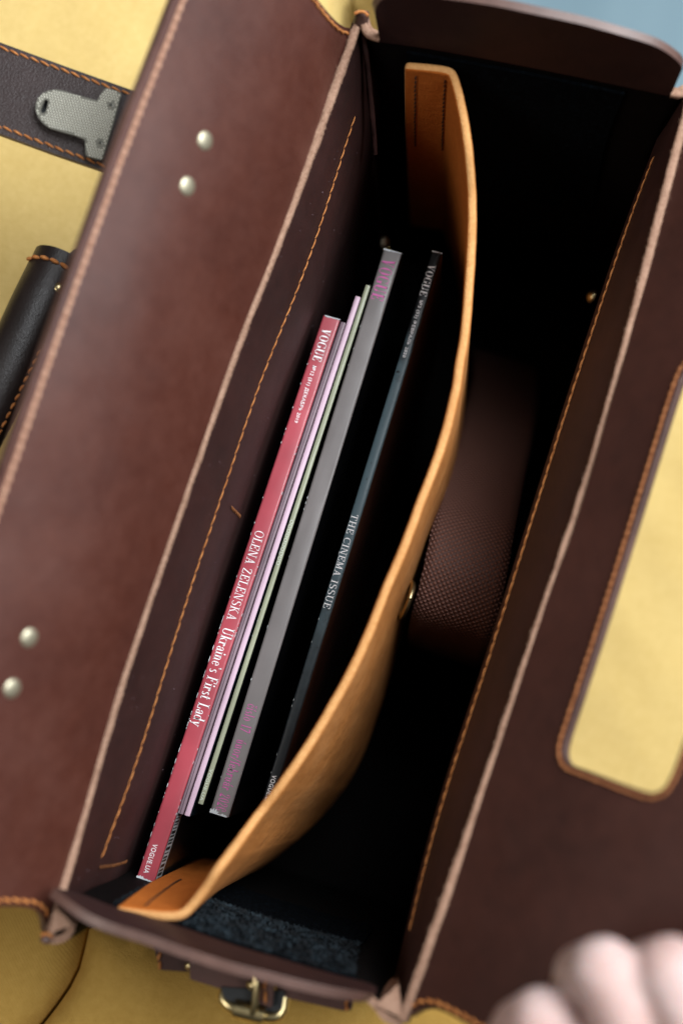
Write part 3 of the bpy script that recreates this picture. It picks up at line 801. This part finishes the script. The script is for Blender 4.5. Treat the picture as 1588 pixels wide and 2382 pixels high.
for h in (0, .004, .02, .04, .06, .1, .15, .19):
    row = []
    for i, p in enumerate(dtop):
        t = i / (ND - 1)
        wt = min(1, max(0, (.13 - t) / .06)); wb = min(1, max(0, (t - .87) / .06)); h0 = p.z - RIM
        sy = -.004 * (lean_k(h0 - h) - lean_k(h0)) * wt + .005 * (lean_k(h0 - h) - lean_k(h0)) * wb
        mid_ = math.exp(-((t - .79) / .14) ** 2)
        row.append(Vector((p.x + (.010 + .08 * mid_) * h, p.y + sy, p.z - h)))
    drows.append(row)
dv_ = part('leather_panel', loft(drows, .0042, False, 1, 2), [TAN, TANRIM, SUEDE], div, smooth=60); bevel(dv_, .0017, 4, 55)
def dline(i0, h0, h1, off, n=14):
    out = []
    for k in range(n):
        h = h0 + (h1 - h0) * k / (n - 1)
        for a, b in zip(drows, drows[1:]):
            za, zb = dtop[i0].z - a[i0].z, dtop[i0].z - b[i0].z
            if za <= h <= zb + 1e-9:
                out.append(a[i0].lerp(b[i0], (h - za) / max(1e-9, zb - za)) + off); break
    return out
for i0, off, N in ((3, (0, -.0045, 0), (0, -1, .2)), (10, (0, -.0045, 0), (0, -1, .2)), (234, (0, .0045, 0), (0, 1, .2))):
    part('stitching', stitches(dline(i0, .004, .075, Vector(off)), Vector(N).normalized(), .0036, .8, .00040, .0002), [TH_D], div, stuff=True)

# ------------------------------------------------------------------ shoulder strap lying folded in the rear compartment
web = thing('shoulder_strap', 'folded brown woven webbing strap lying in the rear compartment beside the tan divider', 'strap', at(1090, 1250, SEAT_H + .02))
WP = [(1170, 830, -.275), (1172, 850, -.268), (1174, 900, -.252), (1158, 990, -.212), (1132, 1090, -.164), (1104, 1210, -.123), (1085, 1310, -.110), (1066, 1395, -.111), (1050, 1450, -.119), (1040, 1490, -.140), (1036, 1515, -.175), (1033, 1520, -.230), (1060, 1450, -.262), (1110, 1250, -.265)]
wc = catmull([at(*p) for p in WP], 110)
def ribbon(c, width, thick, name, mat, parent, side=Vector((1, 0, 0))):
    vs, fs, uv = [], [], []; m = 9; s = 0
    for i, p in enumerate(c):
        if i: s += (p - c[i - 1]).length
        for k in range(m):
            t = k / (m - 1) - .5; vs.append(p + side * t * width); uv.append((t * width, s))
    for i in range(len(c) - 1):
        for k in range(m - 1):
            a = i * m + k; fs.append((a, a + 1, a + m + 1, a + m))
    me = mesh(name, vs, fs); ul = me.uv_layers.new(name='UVMap')
    for l in me.loops: ul.data[l.index].uv = uv[l.vertex_index]
    o = part(name, me, [mat], parent, smooth=180)
    sd = o.modifiers.new('solid', 'SOLIDIFY'); sd.thickness = thick; sd.offset = 0
    return o
ribbon(wc, .0415, .0018, 'webbing', WEB, web, Vector((1, .02, 0)).normalized())
rg = []
cR = at(944, 1390, -.104)
for k in range(17):
    a = 2 * math.pi * k / 16; rg.append(cR + Vector((.002 * math.cos(a), .009 * math.sin(a), .012 * math.cos(a) - .012)))
part('ring', mesh('ring', *tube(rg, .0014, 8, Vector((1, 0, 0)), 1, False)), [BRASS], web, smooth=180)

# ------------------------------------------------------------------ magazines, with their printing
class Pen:
    """draws a high-contrast serif face: strokes as flat polygons, cap height 1"""
    def __init__(s, T=.17, h=.05): s.T, s.h, s.P = T, h, []
    def L(s, x0, y0, x1, y1, w, ox=0):
        # stroke with horizontal cuts when it is steep, else a thin horizontal bar
        if abs(y1 - y0) > .25 * abs(x1 - x0): s.P.append([(ox + x0 - w / 2, y0), (ox + x0 + w / 2, y0), (ox + x1 + w / 2, y1), (ox + x1 - w / 2, y1)])
        else: s.P.append([(ox + x0, y0 - w / 2), (ox + x1, y1 - w / 2), (ox + x1, y1 + w / 2), (ox + x0, y0 + w / 2)])
    def E(s, cx, cy, rx, ry, a0, a1, ox=0, T=None):
        T = T or s.T; n = max(4, int(abs(a1 - a0) / 15)); prev = None
        for i in range(n + 1):
            a = R_(a0 + (a1 - a0) * i / n); c, q = math.cos(a), math.sin(a)
            w = s.h * .8 + (T - s.h * .8) * c * c
            o_, i_ = (ox + cx + rx * c, cy + ry * q), (ox + cx + (rx - w) * c, cy + (ry - s.h * .8) * q)
            if prev: s.P.append([prev[0], o_, i_, prev[1]])
            prev = (o_, i_)
    def dot(s, x, y, r, ox=0): s.P.append([(ox + x + r * math.cos(k * .785), y + r * math.sin(k * .785)) for k in range(8)])
    def glyph(s, ch, ox):
        T, h = s.T, s.h; L = lambda *a: s.L(*a, ox); E = lambda *a: s.E(*a, ox); D = lambda *a: s.dot(*a, ox)
        def sf(x, y, w=.3): L(x - w / 2, y, x + w / 2, y, h)
        b, t = h / 2, 1 - h / 2
        if ch == ' ': return .38
        if ch == 'V': L(.2, 1, .44, 0, T); L(.44, 0, .68, 1, h); sf(.2, t, .36); sf(.68, t, .28); return .86
        if ch == 'A': L(.18, 0, .42, 1, h); L(.42, 1, .68, 0, T); L(.28, .32, .6, .32, h); sf(.18, b, .26); sf(.68, b, .36); return .88
        if ch == 'O': E(.43, .5, .40, .5, 0, 360); return .88
        if ch == 'G': E(.43, .5, .40, .5, 45, 315); L(.72, 0.06, .72, .42, T); sf(.72, .42, .32); L(.72, .72, .72, 1, h); return .90
        if ch == 'C': E(.43, .5, .40, .5, 45, 318); L(.74, .7, .74, 1, h); return .82
        if ch == 'U': L(.18, 1, .18, .3, T); E(.44, .3, .26 + T / 2, .3, 180, 360, ); L(.70, 1, .70, .3, h); sf(.18, t, .36); sf(.70, t, .26); return .90
        if ch in 'EF':
            L(.2, 0, .2, 1, T); L(.06, t, .66, t, h); L(.2, .52, .48, .52, h); L(.66, .72, .66, 1, h * 1.4); L(.48, .4, .48, .64, h)
            if ch == 'E': L(.06, b, .68, b, h); L(.68, 0, .68, .28, h * 1.4)
            else: sf(.2, b, .34)
            return .76
        if ch == 'L': L(.2, 0, .2, 1, T); sf(.2, t, .34); L(.06, b, .66, b, h); L(.66, 0, .66, .3, h * 1.4); return .72
        if ch == 'T': L(.4, 0, .4, 1, T); L(.06, t, .74, t, h); L(.08, .72, .08, 1, h); L(.72, .72, .72, 1, h); sf(.4, b, .34); return .82
        if ch == 'H': L(.2, 0, .2, 1, T); L(.7, 0, .7, 1, T); L(.2, .5, .7, .5, h); [sf(x, y, .34) for x in (.2, .7) for y in (b, t)]; return .92
        if ch == 'I': L(.2, 0, .2, 1, T); sf(.2, b, .34); sf(.2, t, .34); return .42
        if ch == 'N': L(.16, 0, .16, 1, h); L(.18, 1, .70, 0, T); L(.72, 0, .72, 1, h); sf(.16, b, .26); sf(.72, t, .26); return .90
        if ch == 'M': L(.14, 0, .18, 1, h); L(.2, 1, .48, 0, T); L(.48, 0, .76, 1, h); L(.82, 0, .80, 1, T); sf(.14, b, .24); sf(.82, b, .34); return 1.0
        if ch == 'K': L(.2, 0, .2, 1, T); L(.26, .42, .68, 1, h); L(.38, .6, .72, 0, T); sf(.2, b, .34); sf(.2, t, .34); sf(.66, t, .26); sf(.72, b, .3); return .90
        if ch == 'S': E(.34, .74, .27, .26, 30, 250); E(.36, .27, .30, .27, -150, 80); L(.2, .66, .54, .34, T * .8); return .70
        if ch == 'Z': L(.08, t, .68, t, h); L(.62, 1, .14, 0, T); L(.08, b, .7, b, h); L(.1, .72, .1, 1, h); L(.69, 0, .69, .28, h); return .78
        x = .62                                                     # x-height of the small letters
        if ch in 'aá':
            E(.27, .17, .21, .17, 40, 320); L(.46, 0.0, .46, .46, T); E(.46 + T / 2 - .22, .44, .22, .18, 0, 140); D(.15, .47, .07); L(.46, b, .62, b, h * 1.3)
            if ch == 'á': L(.26, .72, .42, .96, h * 1.6)
            return .60
        if ch == 'b': L(.16, 0, .16, 1, T); E(.36, .31, .26, .31, 0, 360); sf(.1, t, .18); return .68
        if ch in 'cč':
            E(.3, .31, .25, .31, 50, 330); D(.46, .46, .075)
            if ch == 'č': L(.16, .94, .3, .74, h * 1.6); L(.3, .74, .44, .94, h * 1.6)
            return .55
        if ch == 'd': L(.5, 0, .5, 1, T); E(.30, .31, .26, .31, 0, 360); sf(.44, t, .18); sf(.56, b, .18); return .68
        if ch == 'e': E(.3, .31, .26, .31, 0, 325); L(.1, .33, .54, .33, h); return .58
        if ch == 'f': L(.2, 0, .2, .8, T); E(.36, .8, .16 + T / 2, .2, 70, 180); D(.42, .92, .07); L(.06, x - b, .38, x - b, h); sf(.2, b, .3); return .40
        if ch in 'ií':
            L(.18, 0, .18, x, T); sf(.18, b, .3); sf(.12, x - b, .18)
            if ch == 'i': D(.18, .84, .09)
            else: L(.16, .72, .32, .98, h * 1.6)
            return .36
        if ch == 'k': L(.16, 0, .16, 1, T); L(.22, .26, .5, x, h); L(.3, .36, .54, 0, T); sf(.16, b, .28); sf(.1, t, .18); sf(.48, x - b, .22); sf(.54, b, .24); return .68
        if ch == 'l': L(.18, 0, .18, 1, T); sf(.18, b, .3); sf(.12, t, .18); return .36
        if ch == 'n': L(.16, 0, .16, x, T); E(.36, .4, .14 + T / 2, .22, 0, 180); L(.5, 0, .5, .42, T); sf(.16, b, .28); sf(.5, b, .28); sf(.1, x - b, .16); return .68
        if ch == 'o': E(.31, .31, .27, .31, 0, 360); return .62
        if ch == 'r': L(.16, 0, .16, x, T); E(.34, .42, .16, .2, 60, 180); D(.42, .52, .08); sf(.16, b, .3); sf(.1, x - b, .16); return .50
        if ch == 's': E(.26, .46, .18, .16, 30, 240); E(.27, .17, .20, .17, -150, 80); L(.16, .40, .38, .22, T * .7); return .48
        if ch == 't': L(.18, .1, .18, .82, T); E(.3, .14, .12 + T / 2, .14, 180, 320); L(.04, x - b, .36, x - b, h); return .42
        if ch in 'uú':
            L(.16, .2, .16, x, T); E(.34, .22, .18 + T / 2, .22, 180, 330); L(.5, 0, .5, x, T); sf(.1, x - b, .16); sf(.44, x - b, .16); sf(.56, b, .16)
            if ch == 'ú': L(.28, .72, .44, .98, h * 1.6)
            return .68
        if ch == 'y': L(.14, x, .34, 0, T); L(.3, -.16, .52, x, h); D(.24, -.18, .075); sf(.14, x - b, .26); sf(.52, x - b, .22); return .62
        if ch == "'": D(.12, .9, .08); L(.16, .74, .15, .9, h); return .26
        if ch == '/': L(.06, -.1, .4, 1.02, h * 1.4); return .46
        if ch == '0': E(.3, .5, .26, .5, 0, 360); return .60
        if ch == '1': L(.26, 0, .26, 1, T); sf(.26, b, .36); L(.1, .86, .26, 1, h); return .48
        if ch == '2': E(.28, .74, .24, .26, -20, 170); L(.12, .04, .5, .66, h * 1.5); L(.06, .07, .54, .07, .13); D(.12, .72, .075); return .60
        if ch == '7': L(.06, .94, .54, .94, .12); L(.24, 0, .52, .9, h * 2); L(.08, .74, .08, .96, h); return .56
        return .4
def didone(text, T=.17, h=.05, track=.04):
    p = Pen(T, h); ox = 0; out = []
    for c in text:
        p.P = []; wd = p.glyph(c, ox); out += p.P; ox += wd + track
    return out, ox - track
def sans(text):
    c = bpy.data.curves.new('lettering', 'FONT'); c.body = text; c.resolution_u = 3; c.space_character = 1.12
    c.offset = .012
    o = bpy.data.objects.new('lettering', c); col.objects.link(o)
    dg = bpy.context.evaluated_depsgraph_get(); dg.update()
    me = bpy.data.meshes.new_from_object(o.evaluated_get(dg)); bpy.data.objects.remove(o)
    vs = [(v.co.x, v.co.y) for v in me.vertices]; ps = [tuple(p.vertices) for p in me.polygons]
    x0, x1 = min(v[0] for v in vs), max(v[0] for v in vs); y1 = max(v[1] for v in vs)
    return [(v[0] - x0, v[1]) for v in vs], ps, x1 - x0
class Magazine:
    def __init__(s, name, label, TL, TR, BL, h, deep, spine, cover, cover2=None, lean=0.0, coat=.3, page=PAGES, left_cover=None, crease=.0006):
        a, b, c = at(*TL, h), at(*TR, h), at(*BL, h)
        s.o, s.U, s.len = a, (c - a).normalized(), (c - a).length
        s.V = (b - a) - s.U * (b - a).dot(s.U); s.w = s.V.length; s.V.normalize(); s.N = s.V.cross(s.U).normalized()
        if s.N.z < 0: s.N = -s.N
        s.dn = (-s.N + s.V * lean).normalized()
        s.t = thing(name, label, 'magazine', a + s.U * s.len / 2 + s.V * s.w / 2 + s.dn * deep, 'magazines standing in the bag')
        # cover: one folded sheet - front leaf, spine with softly rounded folds, back leaf
        r = min(.0012, s.w * .3); prof = [(0, deep), (0, deep * .4), (0, r * 1.6), (r * .12, r * .5), (r * .5, r * .1), (r, 0), (s.w * .5, -.00012), (s.w - r, 0), (s.w - r * .5, r * .1), (s.w - r * .12, r * .5), (s.w, r * 1.6), (s.w, deep * .4), (s.w, deep)]
        rows = []; n = 70
        for i in range(n):
            u = s.len * i / (n - 1); row = []
            for k, (v, d) in enumerate(prof):
                e = .00016 * noise.noise(Vector((u * 90, k * .6, s.w * 900))) + (.0003 * noise.noise(Vector((u * 900, k, 3))) if i in (0, n - 1) else 0)
                row.append(s.o + s.U * (u + e) + s.V * v + s.dn * (d + e))
            rows.append(row)
        me = loft(rows, .00030, True)
        m = len(prof); quads = (n - 1) * (m - 1)
        mi = []
        for side in range(2):
            for i in range(n - 1):
                for k in range(m - 1): mi.append(0 if 3 <= k <= 8 else (2 if k < 3 else 1))
        mi += [3] * (len(me.polygons) - len(mi))
        me.polygons.foreach_set('material_index', mi)
        s.cover = part('cover', me, [spine, cover, left_cover or cover, CARD], s.t, smooth=60)
        # page block
        g = .0006; q = []
        for u in (g * 2, s.len - g * 2):
            for v, d in ((g, g * 2), (s.w - g, g * 2), (s.w - g, deep - .0008), (g, deep - .0008)): q.append(s.o + s.U * u + s.V * v + s.dn * d)
        part('pages', fixn(mesh('pages', q, [(0, 1, 2, 3), (4, 5, 6, 7), (0, 1, 5, 4), (1, 2, 6, 5), (2, 3, 7, 6), (3, 0, 4, 7)])), [page], s.t)
    def place(s, u, v): return s.o + s.U * u + s.V * v + s.N * .00022
    def print_(s, text, f0, f1, cap, v0, mat, kind='serif', T=.17, h=.05, label=None):
        """set text along the spine from fraction f0 to f1; letters stand with their tops to the right"""
        u0, ln = f0 * s.len, (f1 - f0) * s.len
        if kind == 'serif':
            P, wd = didone(text, T, h, .10 if mat is MAG else .04); k = ln / wd; vs, fs = [], []
            for poly in P:
                ids = list(range(len(vs), len(vs) + len(poly))); fs.append(tuple(ids))
                vs += [s.place(u0 + x * k, v0 + y * cap) for x, y in poly]
        else:
            pv, ps, wd = sans(text); k = ln / wd
            vs = [s.place(u0 + x * k, v0 + y * cap / .73) for x, y in pv]; fs = ps
        me = mesh('lettering', vs, fs)
        for p in me.polygons:
            pass
        return part('lettering', me, [mat], s.t)
CARD = paper('torn_card', (.55, .58, .60), .7, .3)
RED, ROSE = paper('rose_red_spine', (.36, .052, .070), .38, .16, .25), paper('dark_cover', (.012, .011, .012), .3, .3, .4)
MAUVE = paper('mauve_paper', (.23, .155, .185), .5, .2, .1)
PINK, TEAL = paper('pale_pink_spine', (.60, .42, .52), .45, .06), paper('dark_teal_cover', (.008, .020, .028), .25, .3, .5)
OLIVE = paper('sage_green_spine', (.30, .315, .215), .4, .12, .2)
GREY, BLACK = paper('grey_spine', (.160, .143, .140), .45, .12, .1), paper('black_cover', (.006, .006, .007), .22, .3, .5)
SPINE_SHEEN = Mat('black_spine_painted_sheen')  # black spine with a window reflection along its middle put into the colour
def _spine_sheen():
    m = SPINE_SHEEN; sp = m.n('ShaderNodeSeparateXYZ'); m.link(m.tc.outputs['Object'], sp.inputs[0])
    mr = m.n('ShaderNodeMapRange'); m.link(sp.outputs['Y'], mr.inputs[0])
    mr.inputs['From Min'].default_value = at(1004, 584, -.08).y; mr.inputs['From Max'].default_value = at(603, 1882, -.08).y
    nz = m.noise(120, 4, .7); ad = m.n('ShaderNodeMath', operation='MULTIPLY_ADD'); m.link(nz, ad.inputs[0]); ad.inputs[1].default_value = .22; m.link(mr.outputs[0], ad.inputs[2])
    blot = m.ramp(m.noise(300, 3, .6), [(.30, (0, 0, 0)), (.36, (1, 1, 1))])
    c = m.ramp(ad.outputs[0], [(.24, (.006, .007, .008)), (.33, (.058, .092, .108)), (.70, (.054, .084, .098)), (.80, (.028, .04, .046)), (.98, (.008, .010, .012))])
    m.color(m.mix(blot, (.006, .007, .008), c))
_spine_sheen()
SPINE_SHEEN.set(Roughness=.36, Specular_IOR_Level=.35)
BROWNC = paper('brown_cover', (.045, .019, .011), .45, .4, .1)
WHITE = paper('white_ink', (.82, .79, .80), .5, .03); MAG = paper('magenta_ink', (.56, .09, .33), .45, .08)
BLK = paper('black_ink', (.008, .008, .01), .4, .1); PALE = paper('pale_green_ink', (.55, .60, .50), .5, .05)
MH = -.080
m1 = Magazine('magazine', 'magazine with rose red spine, white lettering down it, nearest the left wall of the bag', (751, 733), (791, 744), (318, 2039), MH, .205, RED, ROSE, left_cover=RED)
m1.print_('VOGUE', .022, .082, .0045, .0020, WHITE, T=.2, h=.05)
m1.print_('№12 (51) ДЕКАБРЬ 2019', .091, .196, .0017, .0033, WHITE, 'sans')
m1.print_('OLENA ZELENSKA', .393, .553, .0046, .0020, WHITE, T=.12, h=.055)
m1.print_("Ukraine's First Lady", .566, .738, .0056, .0020, WHITE, T=.15, h=.06)
m1.print_('VOGUE.UA', .941, .990, .0024, .0026, WHITE, 'sans')
# barcode strip along the lower end of its cover
bc, k = [], 0
u = .884
while u < .99:
    wd = random.choice((.0006, .0010, .0016)); a = m1.o + m1.U * (u * m1.len) + m1.V * (m1.w + .0002)
    q = [a + m1.dn * .0016, a + m1.U * wd + m1.dn * .0016, a + m1.U * wd + m1.dn * .012, a + m1.dn * .012]
    bc.append((q, [(0, 1, 2, 3)])); u += (wd + random.choice((.0006, .0009, .0012))) / m1.len
lab = [m1.o + m1.U * (f * m1.len) + m1.V * (m1.w + .00012) + m1.dn * d for f, d in ((.878, .0006), (.999, .0006), (.999, .015), (.878, .015))]
part('barcode_panel', mesh('panel', lab, [(0, 1, 2, 3)]), [CARD], m1.t)
V, Fs = join(bc); part('barcode', mesh('bars', V, Fs), [BLK], m1.t, stuff=True)
m2 = Magazine('magazine', 'thin mauve magazine with split spine between the red and the pale pink magazines', (792, 748), (806, 753), (412, 1890), MH - .002, .19, MAUVE, MAUVE)
part('spine_split', fixn(mesh('split', [m2.place(f * m2.len, v) for f in (.0, 1.0) for v in (m2.w * .45, m2.w * .52)], [(0, 1, 3, 2)])), [BLK], m2.t)
m3 = Magazine('magazine', 'thin magazine with plain pale pink spine and dark teal cover', (826, 688), (839, 692), (428, 1895), MH, .19, PINK, TEAL, left_cover=PINK)
m4 = Magazine('magazine', 'thin magazine with sage green spine, pale lettering at its lower end', (850, 662), (862, 665), (460, 1868), MH - .001, .19, OLIVE, BLACK, left_cover=BLACK)
m4.print_('VOGUE.UA', .936, .994, .0016, .0005, PALE, 'sans')
m4.print_('OOOOOOOOOO', .465, .552, .0017, .0005, PALE, 'sans')
m5 = Magazine('magazine', 'thick magazine with grey spine and magenta lettering, second from the tan divider', (892, 579), (935, 588), (488, 1888), MH, .205, GREY, BLACK, left_cover=BLACK)
m5.print_('VOGUE', .016, .092, .0064, .0011, MAG, T=.2, h=.05)
m5.print_('číslo 17', .813, .860, .0050, .0023, MAG, T=.12, h=.06)
m5.print_('únor/február 2020', .874, .994, .0050, .0023, MAG, T=.12, h=.06)
m6 = Magazine('magazine', 'magazine with glossy black spine, painted slate reflection and white lettering, nearest the tan divider', (1004, 584), (1028, 591), (603, 1882), MH, .205, SPINE_SHEEN, BROWNC, left_cover=BLACK)
m6.print_('VOGUE', .024, .083, .0036, .0005, WHITE, T=.2, h=.05)
m6.print_('№2 (53) ФЕВРАЛЬ 2020', .091, .197, .0015, .0016, WHITE, 'sans')
m6.print_('THE CINEMA ISSUE', .483, .651, .0034, .0006, WHITE, T=.12, h=.055)
m6.print_('VOGUE.UA', .940, .990, .0022, .0012, WHITE, 'sans')

# wear on the printed spines: chipped edges and torn corners showing white card
def wear(m, side, f0, f1, n, big):
    ch = []
    for _ in range(n):
        u = random.uniform(f0, f1) * m.len; ln = random.uniform(.0004, big); wd = random.uniform(.00006, .00016)
        v = 0 if side < 0 else m.w; k = 7; q = []
        for i in range(k):
            a = 2 * math.pi * i / k; q.append(m.o + m.U * (u + ln * math.cos(a) * random.uniform(.6, 1)) + m.V * (v - side * .0003 + wd * math.sin(a)) + m.N * .00012)
        ch.append((q, [tuple(range(k))]))
    V, Fs = join(ch); part('edge_wear', mesh('wear', V, Fs), [CARD], m.t, stuff=True)
def torn(m, end, v0, v1, depth):
    n = 22; a, b = [], []
    for i in range(n):
        v = v0 + (v1 - v0) * i / (n - 1); d = depth * (.25 + .75 * abs(noise.noise(Vector((i * .37, m.w * 700, 2)))) * 1.6) * (1.3 - i / n)
        u = m.len if end else 0; sgn = -1 if end else 1
        a.append(m.o + m.U * (u - sgn * .0003) + m.V * v + m.N * .00025); b.append(m.o + m.U * (u + sgn * d) + m.V * v + m.N * .00025)
    part('torn_corner', fixn(loft([a, b])), [CARD], m.t)
wear(m1, -1, .02, .55, 12, .0010); wear(m1, -1, .55, .995, 34, .0020); wear(m1, 1, .2, .9, 18, .0012)
torn(m1, True, 0, m1.w, .0011); torn(m1, False, .001, m1.w, .0005)
wear(m5, -1, .1, .99, 10, .0012); torn(m5, True, 0, m5.w * .9, .0022); torn(m5, False, 0, m5.w, .0007)
wear(m6, -1, .02, .99, 9, .0010); torn(m6, True, 0, m6.w, .0008); torn(m6, False, 0, m6.w, .0006); wear(m4, -1, .5, .99, 5, .0006)
# dust on the inner wall
ch = []
for _ in range(110):
    i = random.randrange(4, NL - 4); k = random.randrange(0, 6); t = random.random()
    p = lrows[k][i].lerp(lrows[k + 1][i], t) + Vector((.0003, 0, .0001)); r = random.uniform(.00007, .00020) * (1.6 if random.random() < .1 else 1)
    ch.append(dome(p, Vector((.9, 0, .4)), r, r * .6, 5, 2))
V, Fs = join(ch); part('dust', mesh('dust', V, Fs), [MAUVE], front, stuff=True)

# ------------------------------------------------------------------ hand holding the right flap
hand = thing('person', 'bare pale hand with bent fingers gripping the edge of the right flap', 'person', at(1560, 2420, .06))
def blobs(chains):
    V, Fs = [], []
    for ch in chains:
        p = [Vector(c[0]) for c in ch]; r = [c[1] for c in ch]
        for i in range(len(p) - 1):
            n = max(2, int((p[i + 1] - p[i]).length / .0025))
            for k in range(n + 1):
                t = k / n; c = p[i].lerp(p[i + 1], t); rr = r[i] * (1 - t) + r[i + 1] * t
                v1, f1 = dome(c, Z, rr, rr, 14, 5); v2, f2 = dome(c, -Z, rr, rr, 14, 5)
                for v_, f_ in ((v1, f1), (v2, f2)):
                    b = len(V); V += v_; Fs += [tuple(b + q for q in g) for g in f_]
    return V, Fs
K = .0  # knuckle heights are above the rim
chains = [
    [(at(1500, 2660, .075), .017), (at(1505, 2500, .098), .0145), (at(1452, 2370, .116), .0112), (at(1404, 2262, .116), .0118), (at(1352, 2262, .092), .0098), (at(1330, 2330, .074), .0086), (at(1345, 2390, .070), .0075)],
    [(at(1610, 2680, .075), .017), (at(1640, 2500, .104), .0148), (at(1600, 2370, .120), .0115), (at(1558, 2262, .120), .0120), (at(1500, 2256, .094), .0100), (at(1470, 2320, .078), .0088), (at(1490, 2390, .074), .0076)],
    [(at(1730, 2690, .072), .016), (at(1770, 2510, .100), .0142), (at(1738, 2390, .116), .0110), (at(1702, 2296, .114), .0114), (at(1650, 2290, .092), .0096), (at(1630, 2350, .078), .0084), (at(1648, 2400, .074), .0072)],
    [(at(1840, 2700, .066), .0145), (at(1880, 2540, .090), .0125), (at(1858, 2440, .102), .0096), (at(1826, 2370, .100), .0098), (at(1786, 2366, .084), .0083), (at(1770, 2420, .074), .0072), (at(1784, 2450, .071), .0062)],
    [(at(1484, 2292, .111), .0105), (at(1520, 2400, .110), .0125), (at(1560, 2520, .098), .014)],
    [(at(1632, 2310, .112), .0105), (at(1668, 2420, .110), .0125), (at(1700, 2520, .098), .014)],
    [(at(1372, 2380, .098), .0105), (at(1420, 2460, .100), .013), (at(1500, 2600, .085), .016)],
    [(at(1480, 2800, .070), .018), (at(1400, 2600, .086), .0165), (at(1320, 2450, .100), .0135), (at(1262, 2378, .104), .0120), (at(1212, 2392, .094), .0105), (at(1170, 2440, .080), .0085)],
    [(at(1660, 2900, .05), .026), (at(1600, 2700, .072), .019), (at(1560, 2520, .094), .014)],
    [(at(1700, 2900, .05), .026), (at(1700, 2690, .07), .019), (at(1700, 2520, .094), .014)],
    [(at(1760, 3100, .04), .027), (at(1690, 2860, .05), .029)],
]
V, Fs = blobs(chains)
hd = part('hand', mesh('hand', V, Fs), [SKIN], hand, smooth=180)
rm = hd.modifiers.new('remesh', 'REMESH'); rm.mode = 'VOXEL'; rm.voxel_size = .0016; rm.use_smooth_shade = True
sm = hd.modifiers.new('smooth', 'SMOOTH'); sm.iterations = 7; sm.factor = .5
